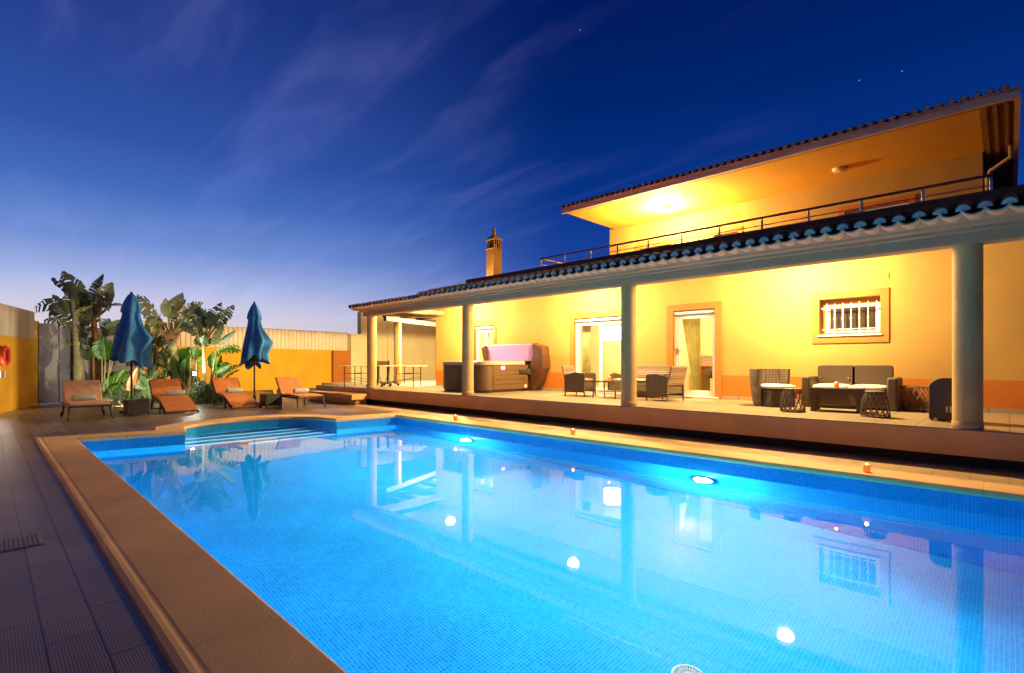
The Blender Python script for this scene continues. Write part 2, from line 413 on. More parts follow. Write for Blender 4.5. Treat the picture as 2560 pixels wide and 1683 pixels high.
# underwater lights
for x in (-8.3, -3.15):
    h = MB().lathe([(.165,0),(.17,.03),(.135,.04)], 28); 
    h.v = [(p[0]+x, 7.20-p[2], p[1]-.74) for p in h.v]
    hb = h.build('pool_light', M['white'], pool, smooth=True)
    g = MB().lathe([(.13,.041),(.08,.055),(.001,.06)], 28); g.v = [(p[0]+x, 7.20-p[2], p[1]-.74) for p in g.v]
    g.build('lens', M['poollamp'], hb, smooth=True)
    lamp('pool_lamp', 'SPOT', (x, 7.10, -.72), 3400, (.84,.98,1), .07, (R(-90-3),0,0), hb, spot=R(165))
    lamp('added_halo', 'POINT', (x, 7.05, -.72), 480, (.84,.98,1), .05, parent=hb)  # added point light, stands in for the glare halo round the lens
# floor drain cover (white slotted disc)
dz = floor_z(-1.75)
mb = MB().lathe([(.125,0),(.125,.012),(.105,.02)], 40, (-1.75,3.72,dz), caps=False)
mb.lathe([(.028,.006),(.028,.024),(.001,.026)], 20, (-1.75,3.72,dz))
for rr in (.105,.068):
    for k in range(30):
        t = 2*PI*k/30; r0, r1 = (.07,.108) if rr > .1 else (.028,.068)
        mb.bar((-1.75+r0*math.cos(t),3.72+r0*math.sin(t),dz+.016),(-1.75+r1*math.cos(t),3.72+r1*math.sin(t),dz+.016),.009 if rr>.1 else .006,.010)
mb.lathe([(.064,.008),(.064,.022),(.072,.022),(.072,.008)], 36, (-1.75,3.72,dz), caps=False)
mb.build('drain_cover', M['white'], pool)
MB().lathe([(.12,.004),(.001,.0045)], 30, (-1.75,3.72,dz), caps=False).build('drain_sump', M['dark'], pool)
# small return inlet on the far wall left of the steps
q = MB().lathe([(.05,0),(.05,.02),(.02,.03)], 20); q.v = [(-11.49+p[2], 1.9+p[0], -.36+p[1]) for p in q.v]
q.build('inlet', M['white'], pool, smooth=True)

water = struct(fill([outline], lambda x: WZ, 'water', M['water']))

# ------------------------------------------------------------------ ground, deck, terrace
deck_out = [(-32,-9),(9,-9),(9,8.75),(-32,8.75)]
struct(fill([deck_out, offset_ring(outline, .49)], lambda x: 0, 'deck', M['deck']))
struct(fill([[(-400,-400),(400,-400),(400,400),(-400,400)], [(-31.9,-8.9),(8.9,-8.9),(8.9,8.7),(-31.9,8.7)]], lambda x: -.012, 'ground', M['ground']))
mb = MB().box(-18.4, 6, 8.55, 16, .157, .49)
ter = struct(mb.build('terrace', M['terrace']))
struct(MB().box(-18.42, 6, 8.545, 8.552, .155, .478).build('terrace_edge', M['skirt']))
struct(MB().box(-20.2, -18.4, 9.6, 16, .0, .486).build('side_terrace', M['terrace']))
struct(MB().add([(-12.2,7.69,.004),(6,7.69,.004),(6,8.82,.004),(-14.6,8.82,.004),(-14.6,7.9,.004)], [(0,1,2,3,4)]).build('lamplit_pool_walk', M['walk']))  # square tiles laid over the deck, tan tone stands in for lamplight
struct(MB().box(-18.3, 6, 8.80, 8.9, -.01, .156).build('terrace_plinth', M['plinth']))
st = MB().box(-18.2, -14.62, 7.92, 8.545, .16, .325).box(-18.1, -14.75, 8.12, 8.5, 0, .16)
struct(st.build('terrace_step', M['skirt'], bevel=.006))

# ------------------------------------------------------------------ house
house = thing('house', 'yellow two storey villa with veranda columns and terracotta roofs', 'house', (-7,11.65,0), world=True)
WY = 11.65
def wall_holes(x0, x1, z0, z1, holes, y0, y1):
    xs = sorted({x0, x1, *[h[0] for h in holes], *[h[1] for h in holes]}); zs = sorted({z0, z1, *[h[2] for h in holes], *[h[3] for h in holes]})
    mb = MB()
    def inside(x, z): return any(h[0] < x < h[1] and h[2] < z < h[3] for h in holes)
    for a, b in zip(xs, xs[1:]):
        for c, d in zip(zs, zs[1:]):
            if inside((a+b)/2, (c+d)/2): continue
            mb.add([(a,y0,c),(b,y0,c),(b,y0,d),(a,y0,d)], [(0,1,2,3)]); mb.add([(a,y1,c),(b,y1,c),(b,y1,d),(a,y1,d)], [(0,1,2,3)])
    for h in holes:
        a, b, c, d = h
        mb.add([(a,y0,c),(a,y1,c),(a,y1,d),(a,y0,d)], [(0,1,2,3)]); mb.add([(b,y0,c),(b,y1,c),(b,y1,d),(b,y0,d)], [(0,1,2,3)])
        mb.add([(a,y0,d),(b,y0,d),(b,y1,d),(a,y1,d)], [(0,1,2,3)]); mb.add([(a,y0,c),(b,y0,c),(b,y1,c),(a,y1,c)], [(0,1,2,3)])
    for x in (x0, x1): mb.add([(x,y0,z0),(x,y1,z0),(x,y1,z1),(x,y0,z1)], [(0,1,2,3)])
    return mb
HOLES = [(-13.10,-12.18,.49,2.55), (-8.86,-7.20,.49,2.56), (-5.86,-4.84,.53,2.57), (-2.73,-1.73,1.84,2.58)]
wall_holes(-15.25, 6, .49, 3.5, HOLES, WY, WY+.25).build('wall', M['plaster'], house)
MB().box(-15.25, -15.0, WY+.25, 15.0, .49, 3.0).build('side_wall', M['plaster'], house)
# dado bands between the openings
mb = MB()
for a, b in ((-15.252,-13.33),(-12.0,-9.03),(-7.02,-6.05),(-4.68,6)): mb.box(a, b, WY-.004, WY+.05, .49, 1.035)
mb.build('dado', M['dado'], house)
mb = MB()
for a, b in ((-15.255,-13.33),(-12.0,-9.03),(-7.02,-6.05),(-4.68,6)): mb.box(a, b, WY-.014, WY+.04, .49, .575)
mb.build('skirting', M['terrace'], house)
# architraves
def archi(x0, x1, z0, z1, o, bottom=False):
    mb = MB(); y0, y1 = WY-.02, WY+.03
    mb.box(x0-o, x0, y0, y1, z0 - (o if bottom else 0), z1+o); mb.box(x1, x1+o, y0, y1, z0 - (o if bottom else 0), z1+o); mb.box(x0, x1, y0, y1, z1, z1+o)
    if bottom: mb.box(x0, x1, y0, y1, z0-o, z0)
    return mb
def glazed(name, x0, x1, z0, z1, leaves, y, shutter=True, handle=None, fw=.055):
    """frame with `leaves` glazed leaves; shutter box on top"""
    fr = MB(); 
    ztop = z1-.09 if shutter else z1
    fr.box(x0, x0+fw, y, y+.08, z0, ztop); fr.box(x1-fw, x1, y, y+.08, z0, ztop); fr.box(x0+fw, x1-fw, y, y+.08, ztop-fw, ztop); fr.box(x0+fw, x1-fw, y, y+.08, z0, z0+fw)
    root = fr.build(name, M['white'], house, bevel=.004)
    if shutter: MB().box(x0, x1, y-.07, y+.10, z1-.088, z1-.002).build('shutter_box', M['white'], root, bevel=.006)
    w = (x1-x0-2*fw)/leaves
    for i in range(leaves):
        a = x0+fw+i*w; b = a+w; s = .05
        lf = MB().box(a, a+s, y+.012, y+.06, z0+fw, ztop-fw).box(b-s, b, y+.012, y+.06, z0+fw, ztop-fw).box(a+s, b-s, y+.012, y+.06, ztop-fw-s, ztop-fw).box(a+s, b-s, y+.012, y+.06, z0+fw, z0+fw+s*1.6)
        l = lf.build('sash', M['white'], root)
        MB().box(a+s, b-s, y+.03, y+.036, z0+fw+s*1.6, ztop-fw-s).build('pane', M['glass'], root)
        if handle == i: MB().box(a+.015, a+.035, y-.03, y+.012, z0+1.0, z0+1.16).bar((a+.025,y-.03,z0+1.08),(a+.14,y-.03,z0+1.08),.016).build('handle', M['metal'], root)
    return root
archi(-13.10,-12.18,.49,2.55,.14).build('architrave', M['archi'], house, bevel=.004)
archi(-8.86,-7.20,.49,2.56,.15).build('architrave', M['archi'], house, bevel=.004)
archi(-5.86,-4.84,.49,2.57,.15).build('architrave', M['archi'], house, bevel=.004)
archi(-2.73,-1.73,1.84,2.58,.135,True).build('architrave', M['archi'], house, bevel=.004)
glazed('patio_door', -13.10,-12.18,.49,2.55,2,WY+.10)
glazed('patio_door', -8.86,-7.20,.49,2.56,2,WY+.10)
dr = glazed('glass_door', -5.86,-4.84,.53,2.57,1,WY+.10,handle=0)
MB().box(-5.95,-4.75,WY-.06,WY+.22,.50,.535).build('door_sill', M['white'], dr, bevel=.005)
# barred window
fr = MB(); y = WY+.12; x0, x1, z0, z1 = -2.62,-1.75,1.90,2.46; s = .05
fr.box(x0-.03,x0+s,y,y+.07,z0-.04,z1).box(x1-s-.02,x1,y,y+.07,z0-.04,z1).box(x0+s,x1-s-.02,y,y+.07,z0-.04,z0+s).box(x0+s,x1-s-.02,y,y+.07,z1-.03,z1)
wn = fr.build('window', M['white'], house, bevel=.004)
MB().box(-2.73,-1.73,y+.02,y+.06,z1,2.58).build('roller_box', M['archi'], wn)
MB().box(-2.73,-2.65,y+.02,y+.06,1.85,z1).build('jamb', M['archi'], wn)
MB().box(x0+s,x1-s-.02,y+.03,y+.04,z0+s,z1-.03).build('pane', M['smoked'], wn)
MB().box(-2.77,-1.70,WY-.045,WY+.12,1.838,1.872).build('sill', M['white'], wn, bevel=.006)
g = MB(); yb = WY+.045
for z in (1.98, 2.40): g.bar((-2.70,yb,z),(-1.76,yb,z),.03,.012)
for k in range(7):
    xx = -2.615 + k*.137
    g.tube([(xx,yb,1.90),(xx,yb,2.16),(xx,yb,2.19),(xx,yb,2.22),(xx,yb,2.47),(xx,yb,2.505)], [.010,.010,.019,.010,.010,.003], 8)
g.build('grille', M['white'], wn)
# vents, socket
for x, z in ((-1.665,3.03-.02),(-3.74,3.0)):
    pass
v = MB().box(-1.73,-1.60,WY-.012,WY,2.70+.18,2.82+.18); v.build('vent', M['plaster'], house, bevel=.004)
MB().box(-3.80,-3.69,WY-.012,WY,2.80,2.92).build('vent', M['plaster'], house, bevel=.003)
MB().box(-9.40,-9.27,WY-.02,WY-.004,.82,.95).build('socket', M['archi'], house, bevel=.004)
# columns
for x in (-14.80,-10.07,-5.31,-.385,4.5):
    cy = 8.72
    col = MB().lathe([(.15,.49),(.15,2.825)], 32, (x,cy,0), caps=False).build('column', M['column'], house, smooth=True)
    MB().lathe([(.150,.488),(.156,.492),(.156,.582),(.150,.585)], 32, (x,cy,0), caps=False).build('base_ring', M['beam'], col, smooth=True)
# beam, cornice
XL = -15.05
prof = [(8.82,2.82),(8.55,2.82),(8.55,2.95),(8.43,2.955),(8.43,2.99),(8.28,2.995),(8.27,3.025),(8.12,3.06),(8.12,3.10),(8.62,3.10),(8.62,3.19),(8.82,3.19)]
MB().prism(prof, 'x', XL, 6).prism([(8.5,2.955),(8.43,2.99),(8.28,2.995),(8.12,3.06),(8.12,3.10),(8.8,3.10),(8.8,2.955)], 'x', XL-.12, XL-.001).build('beam', M['beam'], house)
# return of the beam on the left end
prof2 = [(XL+.27,3.05),(XL,3.05),(XL,3.06),(XL-.10,3.065),(XL-.10,3.07),(XL-.20,3.075),(XL-.20,3.10),(XL,3.10),(XL,3.18),(XL+.27,3.18)]
MB().prism(prof2, 'y', 8.83, 11.65).build('beam_return', M['beam'], house)
MB().prism([(8.82,3.14),(9.7,3.42),(11.67,3.42),(11.67,3.465),(9.7,3.465),(8.82,3.19)], 'x', XL, 6).build('veranda_ceiling', M['ceiling'], house)
MB().box(-11.2, 6, 9.72, 15.1, 3.475, 3.55).build('balcony_floor', M['stain'], house)
MB().box(XL+.1, -11.22, 9.72, 15, 3.47, 3.49).build('flat_roof', M['stain'], house)
# roofs of barrel tiles
def tile_roof(xa, xb, pitch, y0, z0, courses, clen, slope, rad, name, plug=True):
    caps = MB(); plugs = MB(); lips = MB(); n = int((xb-xa)/pitch)
    ns = 8
    for i in range(n+1):
        x = xa + i*pitch
        jx = random.uniform(-.006,.006)
        for c in range(courses):
            ya = y0 + c*clen - (.015 if c else 0) + random.uniform(-.012,.012); yb = y0 + (c+1)*clen + .03
            za = z0 + slope*(ya-y0) + (.022 if c else 0.0) + random.uniform(-.004,.004); zb = z0 + slope*(yb-y0)
            vs = []
            for yy, zz, r_ in ((ya,za,rad),(yb,zb,rad*.86)):
                for k in range(ns+1):
                    t = PI*k/ns; vs.append((x+jx+r_*math.cos(t), yy, zz + r_*1.05*math.sin(t)))
            for yy, zz, r_ in ((ya,za,rad-.018),):
                for k in range(ns+1):
                    t = PI*k/ns; vs.append((x+jx+r_*math.cos(t), yy, zz + r_*1.05*math.sin(t)))
            m = ns+1
            fs = [(k,k+1,m+k+1,m+k) for k in range(ns)] + [(k,2*m+k,2*m+k+1,k+1) for k in range(ns)]
            caps.add(vs, fs)
            # channel tile
            xc = x + pitch/2; rc = pitch*.46
            vs = []
            for yy, zz in ((ya-.005,za+.005),(yb,zb+.005)):
                for k in range(ns+1):
                    t = PI + PI*k/ns; vs.append((xc+rc*math.cos(t), yy, zz + rc*.75*math.sin(t)))
            caps.add(vs, [(k,k+1,m+k+1,m+k) for k in range(ns)])
            if c == 0:
                # mortar plug
                pv = [(x+jx, ya-.002, za-.01)] + [(x+jx+(rad-.009)*math.cos(PI*k/ns), ya-.002, za-.008+(rad-.009)*1.05*math.sin(PI*k/ns)) for k in range(ns+1)]
                pf = [(0,k+1,k+2) for k in range(ns)]
                if plug: plugs.add(pv, pf)
                # painted lip of the channel tile, bounce light in its orange : thick half ring, 0.12 deep
                lv = []
                for yy in (ya-.03, ya+.30):
                    for rr in (rc, rc+.024):
                        for k in range(ns+1):
                            t = PI + PI*k/ns; lv.append((xc+rr*math.cos(t), yy, za+.005 + rr*.75*math.sin(t)))
                lf = []
                for k in range(ns):
                    lf += [(k,k+1,m+k+1,m+k), (2*m+k,2*m+k+1,3*m+k+1,3*m+k), (m+k,m+k+1,3*m+k+1,3*m+k), (k,k+1,2*m+k+1,2*m+k)]
                lips.add(lv, lf)
    na = len(caps.f); caps.add(plugs.v, plugs.f) if plug else None
    nb = len(caps.f); caps.add(lips.v, lips.f)
    rf = caps.build(name, M['terra'], house)
    rf.data.materials.append(M['mortar']); rf.data.materials.append(M['lip'])
    for p in rf.data.polygons:
        if p.index >= nb: p.material_index = 2
        elif p.index >= na: p.material_index = 1
    return rf
tile_roof(-11.2, 5.9, .2, 8.0, 3.115, 5, .36, .245, .075, 'tiled_roof')
tile_roof(-14.95, -11.3, .2, 8.02, 3.10, 1, .36, .05, .05, 'tile_edging')
MB().box(-11.2, 6, 9.62, 9.78, 3.1, 3.70).build('parapet', M['stain'], house)
MB().prism([(8.85,3.2),(9.60,3.475),(9.60,3.2)], 'x', -11.2, 6).build('roof_bed', M['stain'], house)
MB().prism([(8.05,3.12),(9.75,3.56),(9.75,3.12)], 'x', -11.29, -11.21).build('roof_end', M['terra'], house)
# balcony railing
RY = 10.0
rl = MB(); rl.tube([(-8.69,RY,4.0),(-.17,RY,4.0)], .022, 8); rl.tube([(-8.69,RY,4.0),(-8.69,14.9,4.0)], .022, 8)
for z in (3.86,): rl.tube([(-8.69,RY,z),(-.17,RY,z)], .009, 6); rl.tube([(-8.69,RY,z),(-8.69,14.9,z)], .009, 6)
rail = rl.build('railing', M['rail'], house)
for x in (-8.69,-7.91,-7.12,-6.38,-5.61,-4.84,-4.07,-3.28,-2.51,-1.74,-.95,-.19):
    MB().tube([(x,RY,3.55),(x,RY,3.93),(x,RY,3.985)], [.020,.020,.009], 8).build('post', M['metal'], rail, smooth=True)
for yy in (10.9,11.8,12.7): MB().tube([(-8.69,yy,3.55),(-8.69,yy,3.98)], .02, 8).build('post', M['metal'], rail, smooth=True)
# upper storey
UY = 15.1
UH = [(-8.80,-7.66,3.15,5.08),(-6.30,-5.60,3.9,5.10),(-2.98,-1.70,3.15,5.12)]
wall_holes(-9.95,-.42,3.10,5.95,UH,UY,UY+.25).build('upper_wall', M['plaster'], house)
MB().box(-.62,-.42,UY+.25,20,3.1,5.95).build('upper_side_wall', M['plaster'], house)
MB().box(-9.95,-9.75,UY+.25,20,3.1,5.95).build('upper_side_wall', M['plaster'], house)
for (a,b,c,d), n_, ar in ((UH[0],2,'archi'),(UH[1],1,'archi'),(UH[2],2,'dado')):
    glazed('upper_window', a, b, c, d, n_, UY+.1, shutter=False)
    mb = MB(); o_ = .13
    mb.box(a-o_,a,UY-.018,UY+.02,c,d+o_).box(b,b+o_,UY-.018,UY+.02,c,d+o_).box(a,b,UY-.018,UY+.02,d,d+o_)
    mb.build('architrave', M[ar], house)
# upper eave
MB().box(-9.78,.14,12.20,12.28,5.84,5.99).build('fascia', M['fascia'], house, bevel=.006)
MB().box(-9.70,.06,12.28,12.46,5.875,5.96).build('moulding', M['mould'], house)
MB().box(-9.75,-.40,12.46,UY+.02,5.905,5.965).build('soffit', M['soffit'], house)
MB().box(-.40,.06,12.46,20,5.92,5.965).build('side_soffit', M['mould'], house)
sd = MB().box(.06,.14,12.28,20,5.84,5.99); sd.build('side_fascia', M['fascia'], house)
MB().box(-.36,-.30,12.46,20,5.86,5.92).box(-.22,-.16,12.46,20,5.85,5.92).box(-.07,-.01,12.46,20,5.84,5.92).build('side_moulding', M['mould'], house)
tile_roof(-9.7, .1, .172, 12.14, 6.02, 2, .4, .25, .062, 'upper_roof')
MB().prism([(12.24,5.99),(17,7.2),(20,6.4),(20,5.99)], 'x', -9.76, .12).build('upper_roof_bed', M['terra'], house)
MB().tube([(.02,12.9+1.9,5.84),(.02,14.95,5.62),(-.30,15.0,5.42),(-.34,15.04,5.3),(-.34,15.04,3.2)], .045, 10).build('downpipe', M['mould'], house, smooth=True)
# chimney
ch = MB(); cx_, cy_ = -14.75, 14.15
ch.box(cx_-.22,cx_+.22,cy_-.22,cy_+.22,3.0,5.82)
chim = ch.build('chimney', M['chim'], house, bevel=.01)
cp = MB().box(cx_-.245,cx_+.245,cy_-.245,cy_+.245,5.82,5.86)
for sx in (-1,-.36,.36,1):
    for sy in (-1,-.36,.36,1):
        if abs(sx) == 1 or abs(sy) == 1: cp.box(cx_+sx*.175-.025,cx_+sx*.175+.025,cy_+sy*.175-.025,cy_+sy*.175+.025,5.86,6.17)
cp.box(cx_-.235,cx_+.235,cy_-.235,cy_+.235,6.17,6.23)
cp.build('chimney_cap', M['chim'], chim, bevel=.006)
cone = MB(); b_ = [(-.23,6.23),(.23,6.23)]
vs = [(cx_+sx*.23,cy_+sy*.23,6.23) for sx, sy in ((-1,-1),(1,-1),(1,1),(-1,1))] + [(cx_+sx*.05,cy_+sy*.05,6.42) for sx, sy in ((-1,-1),(1,-1),(1,1),(-1,1))] + [(cx_+sx*.035,cy_+sy*.035,6.68) for sx, sy in ((-1,-1),(1,-1),(1,1),(-1,1))]
cone.add(vs, [(0,1,5,4),(1,2,6,5),(2,3,7,6),(3,0,4,7),(4,5,9,8),(5,6,10,9),(6,7,11,10),(7,4,8,11),(8,9,10,11),(3,2,1,0)])
cone.build('finial', M['chim'], chim)
MB().box(cx_-.14,cx_+.14,cy_-.14,cy_+.14,5.86,6.16).build('flue', M['dark'], chim)
# rooms behind the glass
rm = MB()
for a, b, d in ((-13.9,-11.1,14.4),(-10.9,-6.9,15.0),(-6.7,-3.6,15.0)):
    y0 = WY+.26
    rm.add([(a,y0,.495),(b,y0,.495),(b,d,.495),(a,d,.495)], [(0,1,2,3)]); rm.add([(a,y0,2.85),(b,y0,2.85),(b,d,2.85),(a,d,2.85)], [(0,1,2,3)])
    rm.add([(a,d,.495),(b,d,.495),(b,d,2.85),(a,d,2.85)], [(0,1,2,3)])
    for x in (a, b): rm.add([(x,y0,.495),(x,d,.495),(x,d,2.85),(x,y0,2.85)], [(0,1,2,3)])
rm.build('interior_wall', M['plaster_in'], house)
# interior door and mouldings of the middle room
MB().box(-8.95,-8.25,14.94,14.985,.5,2.2).build('inner_door', M['brownwood'], house)
MB().box(-9.03,-8.95,14.93,14.985,.5,2.28).box(-8.25,-8.17,14.93,14.985,.5,2.28).box(-8.95,-8.25,14.93,14.985,2.2,2.28).build('inner_door_frame', M['white'], house)
for x, y, p in ((-12.5,13.0,220),(-8.9,13.6,230),(-5.3,13.4,210)):
    lamp('room_lamp', 'POINT', (x,y,2.45), p, (1,.78,.42), .12, parent=house)

# veranda ceiling lamps
for x in (-12.98,-8.01,-3.03):
    f = MB().lathe([(.13,3.42),(.14,3.40),(.14,3.37)], 28, (x,10.5,0), caps=False).build('ceiling_lamp', M['white'], house, smooth=True)
    MB().lathe([(.13,3.37),(.127,3.32),(.11,3.28),(.075,3.245),(.035,3.23),(.001,3.226)], 16, (x,10.5,0), caps=False).build('diffuser', M['lampv'], f, smooth=True)
# balcony lamps : left lit, right off
for x, on in ((-7.27,True),(-2.87,False)):
    f = MB().lathe([(.15,5.905),(.16,5.89),(.16,5.86)], 28, (x,14.05,0), caps=False).build('balcony_lamp', M['white'], house, smooth=True)
    MB().lathe([(.15,5.86),(.135,5.845),(.08,5.835),(.001,5.83)] if not on else [(.15,5.86),(.135,5.82),(.08,5.79),(.001,5.785)], 28, (x,14.05,0), caps=False).build('diffuser', M['lampb'] if on else M['fascia'], f, smooth=True)
    if on: lamp('balcony_light', 'POINT', (x,13.9,5.40), 1500, (1,.72,.30), .09, parent=house)
#__PART2__
# ------------------------------------------------------------------ boundary walls, fence, gate
def wall_seg(p, q, z0, z1, t, name, m, parent=None, side=1):
    p = Vector((p[0],p[1],0)); q = Vector((q[0],q[1],0)); d = (q-p).normalized(); nrm = Vector((d.y,-d.x,0))*t*side
    vs = [(v.x,v.y,z) for z in (z0,z1) for v in (p,q,q+nrm,p+nrm)]
    return MB().add(vs, [(3,2,1,0),(4,5,6,7),(0,1,5,4),(1,2,6,5),(2,3,7,6),(3,0,4,7)]).build(name, m, parent)
LW0, LW1 = (4.0,-6.6), (-21.98,1.19)
bw = thing('boundary_wall', 'yellow garden wall with stained grey panel along its top, by the lit wall lamp', 'wall', (-21.75,1.12,0), world=True)
wall_seg(LW0, LW1, 0, 2.03, .2, 'wall_base', M['wall_y'], bw, -1)
wall_seg(LW0, (-21.55,1.06), 2.034, 2.88, .12, 'top_panel', M['wall_g'], bw, -1)
wall_seg((-21.55,1.06), (-21.98,1.19), 2.034, 2.62, .2, 'pier', M['wall_y'], bw, -1)
gate = thing('metal_gate', 'tall purple grey metal gate between the yellow walls behind the loungers', 'gate', (-21.95,1.15,0), world=True)
G0, G1, G2 = (-21.86,1.15), (-22.2,1.62), (-24.3,4.3)
wall_seg(G0, G1, .03, 2.56, .05, 'gate_leaf', M['gate'], gate, 1)
wall_seg((G1[0]-.03,G1[1]+.04), (-23.1,2.85), .03, 2.54, .05, 'gate_leaf', M['gate'], gate, 1)
wall_seg((-23.13,2.89), G2, .03, 2.54, .05, 'gate_leaf', M['gate'], gate, 1)
MB().bar((-22.19,1.7,1.35),(-22.14,1.66,1.35),.05,.12).build('handle', M['metal'], gate)
yw = thing('garden_wall', 'long bright yellow wall below the corrugated fence behind the plants', 'wall', (-25,7,0), world=True)
B0, B1, B2 = (-24.3,4.3), (-25.3,7.5), (-26.5,14.9)
wall_seg(B0, B1, 0, 1.99, .2, 'wall_panel', M['wall_y'], yw, -1); wall_seg(B1, B2, 0, 1.99, .2, 'wall_panel', M['wall_y'], yw, -1)
wall_seg((-26.32,14.9-.9), (-26.42,14.9), 0, 2.9, .35, 'pillar', M['pale'], yw, 1)
wall_seg((-26.1,13.0), (-26.27,14.0), 0, 1.96, .10, 'low_orange_panel', M['dado'], yw, 1)  # low panel, deeper orange than the wall beside it
cf = thing('corrugated_fence', 'pale corrugated sheet fence standing on top of the yellow wall', 'fence', (-25,7,2), world=True)
def corr(p, q, z0, z1, name):
    p = Vector((p[0],p[1],0)); q = Vector((q[0],q[1],0)); L_ = (q-p).length; d = (q-p)/L_; nr = Vector((d.y,-d.x,0))
    mb = MB(); pr = [(0,0),(.15,0),(.17,.035),(.19,.035),(.21,0)]; k = 0; pts = []
    while k*.21 < L_:
        for a, b in pr[:-1]: pts.append(p + d*min(L_,k*.21+a) + nr*b)
        k += 1
    pts.append(q)
    vs = [(v.x,v.y,z) for v in pts for z in (z0,z1)]
    fs = [(2*i,2*i+2,2*i+3,2*i+1) for i in range(len(pts)-1)]
    return mb.add(vs, fs).build(name, M['corr'], cf)
corr(B0, B1, 1.99, 2.93, 'sheet'); corr(B1, (-26.35,14.0), 1.99, 2.93, 'sheet')
wall_seg(B0, B1, 2.93, 2.955, .06, 'capping', M['rail'], cf, 1); wall_seg(B1, (-26.35,14.0), 2.93, 2.955, .06, 'capping', M['rail'], cf, 1)
an = thing('annex_wall', 'tall pale cream wall at the end of the terrace behind the tennis table', 'wall', (-26.5,17,0), world=True)
MB().box(-26.9,-26.5,14.92,20.5,0,4.2).build('wall_panel', M['pale'], an)
MB().box(-26.5,-26.38,16.6,17.0,.0,4.15).build('pilaster', M['pale'], an, bevel=.01)
MB().box(-26.5,-15.3,20.2,20.5,0,4.2).build('return_panel', M['plaster'], an)
pg = thing('pergola', 'dark timber pergola with pale roof boards beyond the veranda corner', 'pergola', (-16.9,11.1,.49), world=True)
MB().lathe([(.14,.49),(.14,2.86)], 24, (-16.95,11.1,0)).build('column', M['column'], pg, smooth=True)
MB().bar((-16.65,10.35,2.96),(-18.3,14.9,2.96),.14,.18).build('beam', M['wood'], pg, bevel=.008)
MB().bar((-16.35,10.2,3.10),(-15.3,15.0,3.10),.12,.14).build('beam', M['wood'], pg, bevel=.008)
for k in range(5):
    t = k/4; a = Vector((-16.75,10.55,3.12)).lerp(Vector((-18.2,14.6,3.12)), t); b = Vector((-15.3,11.0+t*3.9,3.22))
    MB().bar(a-(b-a).normalized()*.25, b, .09, .13).build('rafter', M['wood'], pg, bevel=.006)
for k in range(7):
    t0 = k/7+.01; a = Vector((-16.75,10.6,3.215)).lerp(Vector((-18.2,14.6,3.215)), t0); b = Vector((-15.3,11.0+t0*3.9,3.315))
    MB().bar(a, b, .30, .02).build('roof_board', M['board'], pg)

MB().lathe([(.10,3.08),(.11,3.05),(.09,2.98),(.001,2.96)], 20, (-16.1,13.4,0)).build('lamp', M['lampw'], pg, smooth=True)
lamp('pergola_light', 'POINT', (-16.1,13.4,2.86), 4200, (1,.84,.46), .07, parent=pg)
# ------------------------------------------------------------------ lamps in the garden
P = lambda px, d: Vector((0,0,0)) + FW*d + RT*((px-1280)/1280*d)
wl = thing('wall_lamp', 'small glaring white lamp on the yellow wall at the left edge', 'lamp', (-18.55,.34,1.02), R(-16.7))
MB().box(-.07,.07,-.06,.02,-.09,.09).build('housing', M['white'], wl, bevel=.01)
q = MB().sphere((0,-.10,0), .065); q.build('bulb', M['spot'], wl, smooth=True)
lamp('wall_light', 'POINT', (0,-.28,0), 750, (.93,1,.80), .06, parent=wl)
lamp('wall_beam', 'SPOT', (0,-.20,0), 5200, (.93,1,.82), .05, (R(-50),0,R(30)), wl, spot=R(95))
lb = tag(MB().tube([(.0+.22*math.cos(2*PI*k/24), 0, .22*math.sin(2*PI*k/24)) for k in range(24)], .055, 10, closed=True).build('lifebuoy', M['red'], smooth=True), 'red orange ring hanging on the yellow wall above the white wall lamp', 'lifebuoy')
lb.location = (-18.95,.37,1.50); lb.rotation_euler = (0,0,R(-16.7))
gp = P(486,16.95)
gs = thing('garden_spotlight', 'garden spotlight on a short stake shining out of the dark bush', 'spotlight', (gp.x,gp.y,0), tV)
MB().tube([(0,0,0),(0,0,.9)], .015, 8).build('stake', M['dark'], gs)
q = MB().lathe([(.05,-.10),(.065,-.02),(.065,.0)], 16); q.v = [(x,-z,y+.96) for x,y,z in q.v]; q.build('shade', M['dark'], gs, smooth=True)
q = MB().lathe([(.06,-.002),(.03,.02),(.001,.028)], 16); q.v = [(x,-z,y+.96) for x,y,z in q.v]; q.build('lens', M['spot'], gs, smooth=True)
lamp('spot_light', 'POINT', (0,-.10,1.00), 14, (.95,1,.80), .05, parent=gs)
lamp('up_light', 'SPOT', (0,.10,1.0), 180, (.95,1,.66), .05, (R(140),0,0), gs, spot=R(130))

g2_ = P(293,15.05)
fl_ = thing('garden_floodlight', 'small white floodlight on the deck between the faded lounger and the wicker table', 'floodlight', (g2_.x,g2_.y,0), tV)
MB().obox((0,0,.13), (.17,.07,.15), (R(35),0,0)).build('housing', M['white'], fl_, bevel=.01)
MB().bar((-.09,0,.0),(-.09,0,.14),.015).bar((.09,0,0),(.09,0,.14),.015).bar((-.09,0,.006),(.09,0,.006),.03,.012).build('bracket', M['dark'], fl_)
lamp('flood_light', 'SPOT', (0,.07,.20), 420, (.95,1,.72), .04, (R(112),0,R(8)), fl_, spot=R(140))
